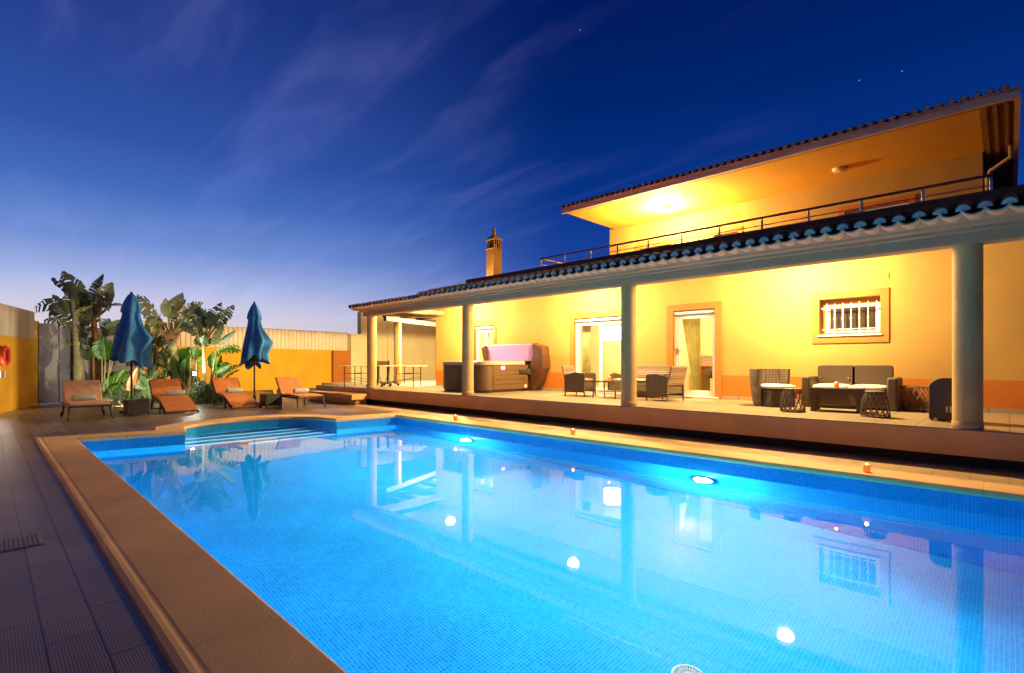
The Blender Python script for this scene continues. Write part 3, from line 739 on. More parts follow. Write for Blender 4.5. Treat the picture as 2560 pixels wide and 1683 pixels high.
# ------------------------------------------------------------------ plants
def leaf(mb, sb, S, B, T, w, sag=.0, split=.3, twist=0.0, n=10, w0=.12, sib=1):
    S, B, T = Vector(S), Vector(B), Vector(T)
    for _ in range(sib):
        j = (T-B).length*.38
        leaf(mb, sb, S, B + Vector((random.uniform(-.1,.1), random.uniform(.05,.3), random.uniform(-.15,.05))), T + Vector((random.uniform(-j,j), random.uniform(.1,.5), random.uniform(-j,j*.1))), w*random.uniform(.6,.9), sag+random.uniform(0,.08), split*1.3, twist+random.uniform(-.6,.6), n, w0, 0)
    c = (B+T)/2 + Vector((0,0,sag))
    mid = lambda t: B*(1-t)**2 + c*2*t*(1-t) + T*t*t
    if sb is not None: sb.tube([S, (S+B)/2 + Vector((0,0,-.02)), B] + [mid(k/6) for k in range(1,7)], [.030,.024,.018]+[.016*(1-k/7) for k in range(1,7)], 6)
    prof = lambda t: w/2*max(w0*(1-t), (math.sin(PI*min(1,.06+t*.94)**.75))**.7)
    for sgn in (-1,1):
        for i in range(n):
            gap = split*random.uniform(.0,1.0)**2*1.3/n
            t0, t1 = i/n, (i+1)/n - (gap if random.random() < .85 else 0)
            drop = random.uniform(0,.10)*split
            vs = []
            for t in (t0, t1):
                p = mid(t); d = (mid(min(1,t+.02))-mid(max(0,t-.02))).normalized()
                s = d.cross(Vector((0,1,0)))
                if s.length < .05: s = d.cross(Vector((1,0,0)))
                s.normalize(); s = Matrix.Rotation(twist + sgn*.35, 3, d) @ s
                ww = prof(t)*random.uniform(.88,1.08)
                tip = d*ww*.35
                vs += [p, p + s*sgn*ww*.55 + tip*.5 + Vector((0,0,.02*w)), p + s*sgn*ww + tip + Vector((0,0,-drop*w*3-.06*w))]
            mb.add(vs, [(0,1,4,3),(1,2,5,4)])
    return mb
def spiky(mb, c, nn, ln, spread, wd=.03, droop=.3):
    for _ in range(nn):
        a = random.uniform(0,2*PI); e = random.uniform(spread[0],spread[1]); l = ln*random.uniform(.6,1.1)
        d = Vector((math.cos(a)*math.cos(e), math.sin(a)*math.cos(e), math.sin(e))); s = d.cross(Vector((0,0,1)))
        s = s.normalized() if s.length > .01 else Vector((1,0,0))
        p = Vector(c) + Vector((random.uniform(-.06,.06),random.uniform(-.06,.06),0)); vs = []
        for k in range(5):
            t = k/4; q = p + d*l*t + Vector((0,0,-droop*l*t*t)); ww = wd*(1-t*.92)*(.5+t if t < .3 else 1)
            vs += [q - s*ww, q + s*ww]
        mb.add(vs, [(2*k,2*k+1,2*k+3,2*k+2) for k in range(4)])
def frond(mb, S, T, sag, wd, n=16, m=Vector((0,1,0))):
    """pinnate frond: leaflets on both sides of an arching rib"""
    S, T = Vector(S), Vector(T); c = (S+T)/2 + Vector((0,0,sag)); mid = lambda t: S*(1-t)**2 + c*2*t*(1-t) + T*t*t
    mb.tube([mid(k/6) for k in range(7)], [.012]*6+[.004], 5)
    for i in range(2,n+1):
        t = i/n; p = mid(t); d = (mid(min(1,t+.03))-mid(t-.03)).normalized(); s = d.cross(m).normalized()
        for g in (-1,1):
            l = wd*math.sin(PI*min(.97,.15+t*.8)); e = p + s*g*l + d*l*.5 + Vector((0,random.uniform(-.04,.04),-.15*l))
            mb.add([p - d*.012, p + d*.012, e], [(0,1,2)])
def plant(name, label, px, d, grp='plants in the bed behind the loungers'):
    g = P(px, d); return thing(name, label, 'plant', (g.x,g.y,0), tV, grp)
def cv(ox, gy, sc): return lambda x, y, dep=0.0: ((x-ox)*sc, dep, (gy-y)*sc)

# A : green trunk, big grey green leaves
A = plant('banana_palm', 'tallest banana palm with smooth green trunk and torn leaves behind the faded lounger', 194.6, 17.0)
z = cv(370, 1354, .003395)
MB().tube([z(378,1354),z(372,1150),z(375,1010),z(366,900),z(350,720),z(340,500),z(318,380),z(300,290)], [.13,.13,.14,.11,.085,.075,.06,.03], 12).build('trunk', M['trunk'], A, smooth=True)
mb = MB(); sb = MB()
leaf(mb, sb, z(335,540), z(325,480,.05), z(265,235,.1), .55, .05, .25, .2)
leaf(mb, sb, z(335,560), z(290,440,.1), z(-5,450,-.2), .62, .42, .9, .3)
leaf(mb, sb, z(335,560), z(310,560,-.1), z(150,310,-.1), .70, .15, .35, -.2)
leaf(mb, sb, z(335,600), z(320,600,-.15), z(120,560,-.3), .42, .10, .6, .1)
leaf(mb, sb, z(345,640), z(345,560,.1), z(480,410,.1), .55, .05, .4, .3)
leaf(mb, sb, z(345,640), z(350,600,.15), z(490,520,.2), .38, .05, .7, .0)
leaf(mb, sb, z(345,790), z(320,780,-.1), z(15,672,-.35), .28, .12, .12, .5)
leaf(mb, sb, z(335,520), z(330,470,.2), z(400,330,.3), .5, .05, .4, -.3)
mb.build('crown', M['leaf'], A); sb.build('leaf_stalk', M['stalk'], A)
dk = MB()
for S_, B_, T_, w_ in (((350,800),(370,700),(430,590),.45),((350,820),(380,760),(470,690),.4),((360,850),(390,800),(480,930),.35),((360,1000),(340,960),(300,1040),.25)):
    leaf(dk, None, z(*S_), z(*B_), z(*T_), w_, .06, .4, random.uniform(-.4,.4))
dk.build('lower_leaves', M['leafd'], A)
# B : orange brown trunk
Bp = plant('banana_palm', 'banana palm with orange brown trunk and forked stalks, second from the gate', 239.3, 17.3)
z = cv(545, 1345, .003455)
MB().tube([z(560,1345),z(550,1060),z(540,900),z(540,700),z(525,560),z(522,490)], [.10,.10,.095,.085,.085,.06], 12).build('trunk', M['trunko'], Bp, smooth=True)
mb = MB(); sb = MB()
for S_, B_, T_, w_, sg, tw, sp in (((515,560),(470,390),(215,65),.66,.10,.15,.35),((515,560),(505,375),(558,80),.50,.02,-.2,.12),((528,540),(560,385),(712,178),.62,.06,.2,.4),
      ((528,540),(545,400),(520,265),.42,.0,.4,.2),((530,540),(600,378),(660,352),.16,.0,.0,.2),((515,560),(430,400),(330,250),.6,.05,.3,.3),((515,560),(470,480),(400,400),.35,.05,.3,.5)):
    leaf(mb, sb, z(*S_), z(*B_, random.uniform(-.1,.2)), z(*T_, random.uniform(-.2,.3)), w_, sg, sp, tw)
mb.build('crown', M['leaf'], Bp); sb.build('leaf_stalk', M['trunko'], Bp)
# G : broad green banana shrub behind the first parasol
G = plant('banana_shrub', 'low banana shrub with lit green leaves and one dry leaf beside the big parasol', 262, 16.6)
z = cv(634, 1360, .003316)
mb = MB(); sb = MB(); dk = MB()
for S_, B_, T_, w_, sg, tw, sp in (((620,1330),(640,930),(665,710),.62,.0,.2,.25),((610,1330),(605,900),(555,770),.5,.0,-.2,.2),((640,1330),(690,900),(745,760),.45,.02,.2,.3),
      ((690,1340),(720,1190),(845,1010),.26,.06,.3,.3),((700,1340),(700,1200),(790,1040),.3,.05,-.3,.3),((660,1340),(690,1250),(800,1180),.25,.06,.2,.3),((640,1340),(650,1240),(700,1090),.3,.05,.2,.3)):
    leaf(mb, sb, z(*S_), z(*B_), z(*T_, random.uniform(-.2,.1)), w_, sg, sp, tw)
mb.build('leaves', M['leafg'], G); sb.build('leaf_stalk', M['stalk'], G)
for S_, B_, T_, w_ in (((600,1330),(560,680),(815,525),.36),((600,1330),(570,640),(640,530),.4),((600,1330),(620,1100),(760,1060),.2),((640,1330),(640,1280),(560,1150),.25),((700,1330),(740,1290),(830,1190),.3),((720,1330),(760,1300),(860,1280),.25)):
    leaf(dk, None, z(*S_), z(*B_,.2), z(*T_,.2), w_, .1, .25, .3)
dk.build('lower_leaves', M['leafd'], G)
dr_ = MB(); leaf(dr_, None, z(860,1340), z(890,1240,-.1), z(990,1000,-.15), .26, .0, .1, .2); leaf(dr_, None, z(700,1340), z(640,1300,-.1), z(610,1150,-.15), .14, .0, .1, .2); dr_.build('dry_leaf', M['leaf_dry'], G)
# C : brown fan palm shape, between the parasols
Cp = plant('banana_palm', 'banana palm with broad brown fan of stalk bases, right of the big parasol', 435.5, 18.0)
z = cv(500, 1330, .002967)
MB().tube([z(512,1330),z(510,1060),z(505,900),z(500,780),z(492,720),z(480,620)], [.14,.14,.135,.13,.17,.12], 12).build('trunk', M['trunk'], Cp, smooth=True)
fb = MB()
for tx, ty in ((345,430),(395,415),(440,395),(470,400),(510,390),(560,450),(585,480)):
    fb.tube([z(492,780), z((492*1.3+tx*.7)/2,640), z(tx,ty)], [.10,.065,.02], 8)
fb.build('stalk_base', M['trunko'], Cp, smooth=True)
mb = MB(); sb = MB()
for S_, B_, T_, w_, sg, tw, sp in (((395,560),(330,420),(105,85),.46,.10,.2,.8),((395,560),(300,430),(125,270),.36,.05,.0,.6),((450,520),(445,340),(572,48),.52,.0,.1,.12),((450,520),(430,350),(420,120),.4,.0,.2,.15),
      ((520,520),(555,320),(840,172),.42,.16,.1,.8),((400,520),(330,470),(215,330),.36,.02,.3,.4),((400,560),(300,440),(250,550),.36,.02,.3,.5),((520,520),(540,320),(690,262),.26,.04,.2,.7),((540,560),(560,440),(700,330),.25,.03,.2,.6)):
    leaf(mb, sb, z(*S_), z(*B_, random.uniform(-.1,.1)), z(*T_, random.uniform(-.3,.3)), w_, sg, sp, tw)
mb.build('crown', M['leaf'], Cp); sb.build('leaf_stalk', M['trunko'], Cp)
# D : dark crowned palm
Dp = plant('banana_palm', 'banana palm with dense dark crown above the bright garden spotlight', 511.4, 17.5)
z = cv(860, 1343, .002884)
MB().tube([z(865,1343),z(858,1000),z(850,800),z(848,680),z(850,640)], [.06,.055,.05,.055,.05], 10).build('trunk', M['trunk'], Dp, smooth=True)
mb = MB(); sb = MB()
for S_, B_, T_, w_, sg, tw, sp in (((850,640),(850,470),(775,220),.66,.0,.2,.15),((860,640),(935,450),(1035,165),.46,.02,.1,.55),((870,640),(965,470),(1140,312),.42,.10,.0,.8),((840,650),(780,470),(550,425),.5,.14,.1,.9),
      ((840,660),(790,560),(720,480),.4,.0,.3,.4),((870,660),(930,660),(1085,425),.28,.0,.4,.1),((850,700),(870,640),(735,545),.55,.0,.3,.3),((850,640),(890,470),(920,300),.5,.0,.4,.3),((840,640),(800,440),(690,300),.45,.05,.2,.5),((850,700),(850,660),(910,560),.4,0,.3,.3)):
    leaf(mb, sb, z(*S_), z(*B_, random.uniform(-.2,.2)), z(*T_, random.uniform(-.3,.3)), w_, sg, sp, tw)
mb.build('crown', M['leafd'], Dp); sb.build('leaf_stalk', M['stalk'], Dp)
# H : fresh leaves lit by the spotlight
H = plant('banana_shrub', 'bright green banana shrub lit from below around the garden spotlight', 490, 17.75)
z = cv(760, 1336, .002926)
mb = MB(); sb = MB()
for S_, B_, T_, w_, sg, tw, sp in (((690,1330),(680,830),(525,735),.40,.04,.2,.1),((690,1330),(690,810),(745,690),.36,.02,.2,.1),((690,1330),(670,800),(620,700),.4,.02,-.2,.1),((900,1330),(955,960),(950,750),.36,.0,.1,.1),((900,1330),(950,910),(1035,890),.34,.0,.2,.1),
      ((900,1330),(945,930),(1010,960),.3,.0,.2,.1),((900,1330),(990,755),(1265,690),.26,.10,.0,.7),((930,1330),(955,1010),(1180,898),.24,.03,.3,.3),((940,1330),(990,1070),(1145,955),.16,.05,.2,.4),((800,1330),(760,880),(830,850),.24,.0,.2,.1),
      ((600,1330),(530,1050),(470,800),.36,.0,.3,.1),((620,1330),(600,1020),(620,820),.36,.0,.2,.1)):
    leaf(mb, sb, z(*S_), z(*B_, random.uniform(.0,.2)), z(*T_, random.uniform(.0,.2)), w_, sg, sp, tw)
mb.build('leaves', M['leafg'], H); sb.build('leaf_stalk', M['stalk'], H)
# dark spiky shrubs
E1 = plant('spiky_shrub', 'dark upright spiky shrub left of the brown fan palm', 408, 16.9)
z = cv(370, 1350, .0028)
mb = MB()
for k in range(11):
    spiky(mb, z(400+random.uniform(-70,30)*(1-k/14), 1250-k*52), 34, .42, (.2,1.2), .020, .2)
mb.tube([z(390,1350),z(410,740)], [.04,.015], 6); mb.build('leaves', M['leafd'], E1)
E2 = plant('fern_shrub', 'dark feathery shrub between the big parasol and the spiky shrub', 372, 16.7)
z = cv(200, 1352, .00277)
mb = MB()
for k in range(34):
    a = random.uniform(-1,1); frond(mb, (random.uniform(-.1,.1),random.uniform(-.1,.1),random.uniform(.1,.6)), (a*.55, random.uniform(-.3,.3), random.uniform(.35,1.35)), .15, .14)
mb.build('leaves', M['leafd'], E2)
E3 = plant('grass_shrub', 'round dark strappy shrub under the spotlight between two loungers', 495, 16.75)
mb = MB()
for k in range(20): spiky(mb, (random.uniform(-.42,.42), random.uniform(-.1,.3), random.uniform(.10,.60)), 44, .60, (.1,1.4), .016, .95)
mb.build('leaves', M['leafd'], E3)
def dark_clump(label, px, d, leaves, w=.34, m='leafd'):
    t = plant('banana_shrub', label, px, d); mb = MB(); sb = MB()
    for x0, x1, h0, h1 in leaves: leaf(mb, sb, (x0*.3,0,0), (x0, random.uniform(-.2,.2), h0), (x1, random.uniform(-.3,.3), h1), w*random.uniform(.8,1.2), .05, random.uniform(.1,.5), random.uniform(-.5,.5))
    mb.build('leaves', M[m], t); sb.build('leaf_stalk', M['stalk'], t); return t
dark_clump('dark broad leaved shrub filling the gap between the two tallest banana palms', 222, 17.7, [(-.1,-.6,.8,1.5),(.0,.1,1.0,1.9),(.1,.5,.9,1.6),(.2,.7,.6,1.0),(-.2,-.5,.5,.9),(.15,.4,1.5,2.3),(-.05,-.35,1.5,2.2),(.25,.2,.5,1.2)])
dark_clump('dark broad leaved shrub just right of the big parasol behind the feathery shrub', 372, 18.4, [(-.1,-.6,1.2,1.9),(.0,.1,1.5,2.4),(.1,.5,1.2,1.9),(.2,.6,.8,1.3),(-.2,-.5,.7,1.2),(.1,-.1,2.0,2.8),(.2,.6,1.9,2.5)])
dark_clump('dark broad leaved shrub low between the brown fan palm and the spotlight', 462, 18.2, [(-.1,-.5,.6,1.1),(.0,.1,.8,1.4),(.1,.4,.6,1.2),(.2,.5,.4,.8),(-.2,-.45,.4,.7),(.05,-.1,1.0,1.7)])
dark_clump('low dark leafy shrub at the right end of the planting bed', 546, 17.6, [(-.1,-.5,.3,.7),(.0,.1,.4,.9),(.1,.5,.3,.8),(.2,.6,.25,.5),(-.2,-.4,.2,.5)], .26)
E4 = plant('strap_shrub', 'low green tufts beside the third lounger backrest', 552, 16.9)
mb = MB()
for k in range(7): spiky(mb, (random.uniform(-.2,.3), random.uniform(-.1,.3), random.uniform(.02,.25)), 30, .55, (.3,1.4), .02, .5)
mb.build('leaves', M['leafg'], E4)
E5 = plant('strap_shrub', 'tangled dark tufts behind the faded lounger and parasol pole', 300, 16.4)
mb = MB()
for k in range(14): spiky(mb, (random.uniform(-.75,.45), random.uniform(-.1,.3), random.uniform(.0,.35)), 26, .60, (.3,1.4), .022, .5)
mb.build('leaves', M['leafd'], E5)
struct(MB().add([(P(170,15.9).x,P(170,15.9).y,.008),(P(600,16.2).x,P(600,16.2).y,.008),(-25.2,7.2,.008),(-22.6,2.0,.008)], [(0,1,2,3)]).build('planting_bed', M['soil']))

# ------------------------------------------------------------------ loungers
LG = 'orange loungers at the far pool end'
def ribbon(mb, prof, w, t, n=1):
    """cushion following an (x,z) profile"""
    up = []; m = len(prof)
    for i, (x, zz) in enumerate(prof):
        a = prof[max(i-1,0)]; b = prof[min(i+1,m-1)]; d = Vector((b[0]-a[0], b[1]-a[1])).normalized(); up.append((x - d.y*-1*t if False else x + d.y*t*(1 if d.x < 0 else -1)*1.0, zz + abs(d.x)*t))
    vs = []
    for (x, zz), (ux, uz) in zip(prof, up): vs += [(x,-w/2,zz),(x,w/2,zz),(ux,w/2-.01,uz),(ux,-w/2+.01,uz)]
    fs = [(0,1,2,3),(4*m-1,4*m-2,4*m-3,4*m-4)]
    for i in range(m-1):
        for k in range(4): fs.append((4*i+k, 4*i+(k+1) % 4, 4*i+4+(k+1) % 4, 4*i+4+k))
    mb.add(vs, fs); return mb
def lounger_leg(label, loc, m, zt):
    t = thing('sun_lounger', label, 'sun lounger', loc, 0, LG)
    w = .74
    seat = [(.0,.335),(-.4,.35),(-.8,.35),(-1.25,.335)]
    ribbon(MB(), seat, w, .045).build('seat', m, t, bevel=.015)
    ribbon(MB(), [(-1.26,.34),(-1.48,.60),(-1.70,.85)], w, .045).build('backrest', m, t, bevel=.015)
    f = MB()
    for s in (-1,1):
        f.bar((.02,s*w/2,.315),(-1.75,s*w/2,.315),.035,.045); f.bar((-1.24,s*(w/2-.02),.33),(-1.70,s*(w/2-.02),.84),.03,.03)
    for x in (.0,-.6,-1.2,-1.74): f.bar((x,-w/2,.312),(x,w/2,.312),.03,.03)
    f.bar((-1.70,-w/2,.845),(-1.70,w/2,.845),.03,.03); f.bar((-1.5,-w/2+.05,.62),(-1.68,-w/2+.05,.32),.02); f.bar((-1.5,w/2-.05,.62),(-1.68,w/2-.05,.32),.02)
    f.build('frame', M['dark'], t)
    for s in (-1,1):
        MB().tube([(-.10,s*w/2,.31),(.03,s*(w/2+.03),.0)], [.026,.018], 8).build('leg', M['dark'], t)
        l = MB().tube([(-1.25,s*w/2,.31),(-1.33,s*(w/2+.01),.06)], [.026,.018], 8).build('leg', M['dark'], t)
        q = MB().lathe([(.001,-.02),(.06,-.018),(.06,.018),(.001,.02)], 18); q.v = [(x-1.35, zz+s*(w/2+.035), y+.062) for x, y, zz in q.v]
        q.build('wheel', M['dark'], l)
    return t
def lounger_wave(label, loc, m):
    t = thing('sun_lounger', label, 'sun lounger', loc, 0, LG)
    w = .74
    seat = [(.0,.04),(-.15,.09),(-.35,.17),(-.60,.27),(-.82,.33),(-1.0,.355),(-1.2,.36),(-1.44,.355)]
    ribbon(MB(), seat, w, .04).build('seat', m, t)
    ribbon(MB(), [(-1.445,.355),(-1.55,.42),(-1.70,.58),(-1.83,.72),(-1.92,.82)], w, .04).build('backrest', m, t)
    f = MB()
    for s in (-1,1):
        f.tube([(.0,s*w/2,.02),(-.15,s*w/2,.06),(-.35,s*w/2,.14),(-.60,s*w/2,.24),(-.85,s*w/2,.31),(-1.1,s*w/2,.33),(-1.35,s*w/2,.30),(-1.55,s*w/2,.20),(-1.66,s*w/2,.02)], .026, 8)
        f.tube([(-.55,s*w/2,.20),(-.62,s*w/2,.0)], .02, 8)
        f.bar((-1.44,s*w/2,.335),(-1.92,s*w/2,.815),.03,.03); f.bar((-1.72,s*(w/2-.05),.60),(-1.66,s*(w/2-.05),.05),.02)
    for x, zz in ((0,.03),(-.6,.24),(-1.2,.33),(-1.66,.03),(-1.92,.815)): f.bar((x,-w/2,zz),(x,w/2,zz),.03,.03)
    f.build('frame', M['dark'], t)
    return t
lounger_leg('faded peach orange lounger on legs nearest the grey gate', (-15.22,1.70,0), M['fabric_p'], 0)
lounger_wave('orange curved lounger beside the big blue parasol, with arched frame', (-15.55,3.60,0), M['fabric_o'])
lounger_wave('orange curved lounger in front of the garden spotlight and dark bush', (-15.80,5.25,0), M['fabric_o'])
lounger_leg('orange lounger on splayed legs standing apart near the veranda steps', (-14.42,6.55,0), M['fabric_o'], 0)
def towel(label, x, y, zz, rz=0):
    mb = MB(); n = 26
    pts = []
    for k in range(60):
        a = k/60*2*PI*3; r = .022 + .05*k/60; pts.append((r*math.cos(a), r*math.sin(a)))
    vs = [(px_, s*.225*(1-.02*(k % 3)), py_) for k, (px_, py_) in enumerate(pts) for s in (-1,1)]
    mb.add(vs, [(2*k,2*k+2,2*k+3,2*k+1) for k in range(59)])
    mb.lathe([(.001,-.226),(.055,-.224),(.068,-.215),(.072,-.2),(.073,0),(.072,.2),(.068,.215),(.055,.224),(.001,.226)], 20)
    o_ = len(mb.v) - 9*20
    for i in range(o_, len(mb.v)): x_, y_, z_ = mb.v[i]; mb.v[i] = (x_, z_, y_)
    t = tag(mb.build('rolled_towel', M['towel'], smooth=True), label, 'towel', 'rolled towels on the loungers'); t.location = (x,y,zz); t.rotation_euler = (0,0,rz); return t
towel('rolled green towel on the faded lounger nearest the gate', -15.22-1.02, 1.68, .470, .05)
towel('rolled green towel on the curved lounger beside the big parasol', -15.55-1.22, 3.72, .475, -.04)
towel('rolled green towel on the curved lounger before the spotlight', -15.80-1.22, 5.32, .475, .06)
towel('rolled green towel on the lounger standing near the steps', -14.42-.85, 6.62, .470, .0)

# side tables
def side_table(label, loc, rz, card):
    t = thing('wicker_side_table', label, 'side table', loc, rz, 'dark wicker side tables under the parasols')
    MB().box(-.24,.24,-.24,.24,.04,.38).build('body', M['wickd'], t, bevel=.015)
    MB().box(-.25,.25,-.25,.25,.382,.40).build('top', M['black'], t, bevel=.004)
    for sx in (-1,1):
        for sy in (-1,1): MB().box(sx*.21-.02,sx*.21+.02,sy*.21-.02,sy*.21+.02,0,.042).build('foot', M['dark'], t)
    return t
side_table('dark wicker box table below the bigger blue parasol', (-15.75,2.66,0), 0, False)
side_table('dark wicker box table below the smaller blue parasol', (-15.75,5.92,0), .0, True)
cd = tag(MB().add([(-.05,-.05,0),(.05,-.05,0),(.05,0,.13),(-.05,0,.13),(-.05,.05,0),(.05,.05,0)], [(0,1,2,3),(3,2,5,4)]).build('menu_card', M['wall_y']), 'small yellow folded card on the side table by the smaller parasol', 'card')
cd.location = (-15.65,5.98,.40); cd.rotation_euler = (0,0,R(100))

# ------------------------------------------------------------------ closed parasols
def parasol(label, loc, h, hw, seed, rz=0, tilt=0):
    rd = random.Random(seed); t = thing('closed_parasol', label, 'parasol', loc, rz, 'closed blue parasols')
    MB().lathe([(.26,0),(.26,.05),(.06,.08),(.04,.26),(.04,.30)], 24).build('base', M['dark'], t)
    MB().tube([(0,0,.06),(0,0,h)], .024, 10).build('pole', M['wood'], t, smooth=True)
    n = 64; prof = [(0,.03),(.03,.08),(.12,.16),(.20,.21),(.265,.225),(.275,.19),(.33,.20),(.42,.24),(.55,.31),(.70,.37),(.85,.42),(.63,.345),(.66,.355),(.74,.385),(.97,.45),(1.0,.455)]
    prof.sort()
    z1, z0 = h+.06, 1.30; mb = MB(); vs = []
    ph = [rd.uniform(0,6.28) for _ in range(6)]
    for i, (tt, rr) in enumerate(prof):
        for k in range(n):
            a = 2*PI*k/n
            fold = .5 + .5*math.cos(6*a + ph[0] + tt*1.6 + .7*math.sin(2*a+ph[1]))
            lump = .045*math.sin(13*a+ph[5]+tt*2) + .12*math.sin(2*a+ph[1]) + .10*math.sin(3*a+ph[2]+tt*3) + .05*math.sin(5*a+ph[3])
            amp = .45*min(1, tt*3)
            dr_ = math.cos(a - (tV-rz)); r_ = hw*rr/.455*(1 - amp*fold**1.3 + lump*min(1,tt*2)) + max(0,dr_)**3*hw*(.42*math.exp(-((tt-.63)/.10)**2) - .25*min(1,max(0,(tt-.74)/.1)))
            zz = z1 + (z0-z1)*tt
            if tt > .8: zz += (tt-.8)/.2*(.16*math.sin(a+ph[4]) + .16*fold - .05)
            vs.append((r_*math.cos(a)*1.05, r_*math.sin(a), zz))
    fs = [(i*n+k, i*n+(k+1) % n, (i+1)*n+(k+1) % n, (i+1)*n+k) for i in range(len(prof)-1) for k in range(n)]
    fs.append(tuple(range(n)))
    mb.add(vs, fs); c = mb.build('canopy', M['blue'], t, smooth=True)
    s = c.modifiers.new('thick', 'SOLIDIFY'); s.thickness = .006
    MB().sphere((0,0,h+.07), .035, 12, 1.2).build('finial', M['wood'], t, smooth=True)
    rb = MB()
    for k in range(8):
        a = 2*PI*k/8 - ph[0]/8; rb.bar((.03*math.cos(a),.03*math.sin(a),h-.25),(.10*math.cos(a),.10*math.sin(a),1.22),.016)
    rb.build('rib', M['wood'], t)
    return t
parasol('bigger wide draped closed blue parasol behind the first wicker table', (-16.8,2.72,0), 3.10, .52, 3, .6)
parasol('narrower closed blue parasol with bare pole, in front of the yellow wall', (-16.8,5.82,0), 3.10, .42, 11, 1.4)

# ------------------------------------------------------------------ table tennis table
tp = P(958, 18.0)
tt = thing('tennis_table', 'wheeled table tennis table with net at the far end of the terrace', 'tennis table', (tp.x,tp.y,.49), tV-.10)
hl = 1.42
for s in (-1,1):
    MB().box(min(s*.02,s*hl),max(s*.02,s*hl),-.55,.55,.70,.73).build('table_top', M['pale'], tt, bevel=.003)
    for yy in (-.45,.45):
        MB().tube([(s*1.22,yy,.70),(s*1.22,yy,0)], .018, 8).build('leg', M['dark'], tt)
        MB().tube([(s*.62,yy,.70),(s*.62,yy,.08)], .014, 8).build('leg', M['dark'], tt)
        MB().tube([(s*.62,yy,.45),(s*1.22,yy,.45)], .011, 6).build('brace', M['dark'], tt)
        MB().tube([(s*.16,yy,.14),(s*1.22,yy,.30)], .007, 6).build('strut', M['dark'], tt)
        MB().tube([(s*.42,yy,.70),(s*.22,yy,.12)], .011, 6).build('strut', M['dark'], tt)
        b = MB().bar((s*.06,yy,.11),(s*.40,yy,.11),.035,.03).build('wheel_bar', M['dark'], tt)
        for x in (.12,.40):
            q = MB().lathe([(.001,-.018),(.045,-.016),(.045,.016),(.001,.018)], 14); q.v = [(x_+s*x, z_+yy, y_+.046) for x_, y_, z_ in q.v]; q.build('wheel', M['black'], b)
    MB().box(s*.18-.03,s*.18+.03,-.06,.06,.10,.70).build('pillar', M['dark'], tt)
MB().box(-.006,.006,-.60,.60,.735,.885).build('net', M['mesh_net'], tt)
for yy in (-.60,.60): MB().box(-.02,.02,yy-.015,yy+.015,.66,.90).build('net_post', M['dark'], tt)

# ------------------------------------------------------------------ hot tub
ht = thing('hot_tub', 'square hot tub with slatted brown side panels and pink lit lid raised', 'hot tub', (-11.15,10.3,.49), world=True)
X0, X1, Y0, Y1 = -12.15, -10.16, 9.36, 11.2
def rr(x0, x1, y0, y1, r, n=12):
    pts = []
    for cx2, cy2, a0 in ((x1-r,y1-r,0),(x0+r,y1-r,90),(x0+r,y0+r,180),(x1-r,y0+r,270)):
        for k in range(n+1): a = R(a0+90*k/n); pts.append((cx2+r*math.cos(a), cy2+r*math.sin(a)))
    return pts
base = MB().prism(rr(X0+.05,X1-.05,Y0+.05,Y1-.05,.28), 'z', .49, .57); base.build('base', M['black'], ht)
bd = MB().prism(rr(X0+.02,X1-.02,Y0+.02,Y1-.02,.30), 'z', .56, 1.26); bd.build('cabinet', M['tubwood'], ht)
# planks on the two visible sides
for k in range(5):
    z0_ = .575 + k*.135
    MB().box(X1-.022,X1-.004,Y0+.36,Y1-.2,z0_,z0_+.128).build('plank', M['tubwood'], ht, bevel=.004)
for xa, xb in ((X0+.33,X0+.95),(X0+.96,X1-.34)): MB().box(xa,xb,Y0+.004,Y0+.022,.575,1.25).build('side_panel', M['wickd'], ht, bevel=.004)
MB().box(X1-.025,X1,Y1-.2,Y1-.06,.56,1.26).build('corner_post', M['tubwood'], ht, bevel=.01)
rim = MB(); o_ = rr(X0,X1,Y0,Y1,.32); i_ = rr(X0+.26,X1-.26,Y0+.26,Y1-.26,.3); n_ = len(o_)
vs = [(x,y,1.26) for x,y in o_] + [(x,y,1.35) for x,y in o_] + [(x*1,y,1.37) for x,y in rr(X0+.04,X1-.04,Y0+.04,Y1-.04,.3)] + [(x,y,1.36) for x,y in i_] + [(x,y,1.0) for x,y in i_]
fs = [(j*n_+k, j*n_+(k+1) % n_, (j+1)*n_+(k+1) % n_, (j+1)*n_+k) for j in range(4) for k in range(n_)] + [tuple(4*n_+k for k in range(n_))]
rim.add(vs, fs).build('rim', M['tubshell'], ht, smooth=False)
MB().prism(i_, 'z', 1.20, 1.22).build('tub_water', M['glass'], ht)
# lid folded upright along the back edge
ld = MB().box(-12.05,-10.02,11.22,11.30,1.36,1.88); ld.build('lid_lining', M['liner'], ht, bevel=.02)
MB().box(-12.05,-9.97,11.305,11.42,1.30,1.90).build('lid', M['vinyl'], ht, bevel=.03)
MB().prism([(-10.02,1.90),(-9.66,1.78),(-9.60,1.55),(-9.60,1.18),(-9.72,.90),(-9.98,.55),(-10.06,.62),(-10.06,1.35),(-9.99,1.55)], 'y', 11.14, 11.34).build('lid', M['vinyl'], ht, bevel=.02)
MB().prism([(-9.92,1.86),(-9.66,1.78),(-9.60,1.18),(-9.95,.58),(-9.97,1.2)], 'y', 11.345, 11.50).build('lid', M['vinyl'], ht, bevel=.02)
MB().prism([(-12.2,1.78),(-12.02,1.86),(-11.96,1.36),(-12.08,1.36)], 'y', 11.12, 11.30).build('lid_flap', M['vinyl'], ht, bevel=.01)
MB().bar((X1+.01,10.75,1.06),(X1+.01,11.12,1.06),.05,.09).bar((X1+.02,11.05,1.10),(X1+.10,11.25,1.0),.05,.16).build('lid_bracket', M['black'], ht, bevel=.01)
led = MB().box(X1-.004,X1+.008,10.02,10.17,1.12,1.22).build('led_panel', M['led'], ht, bevel=.01)
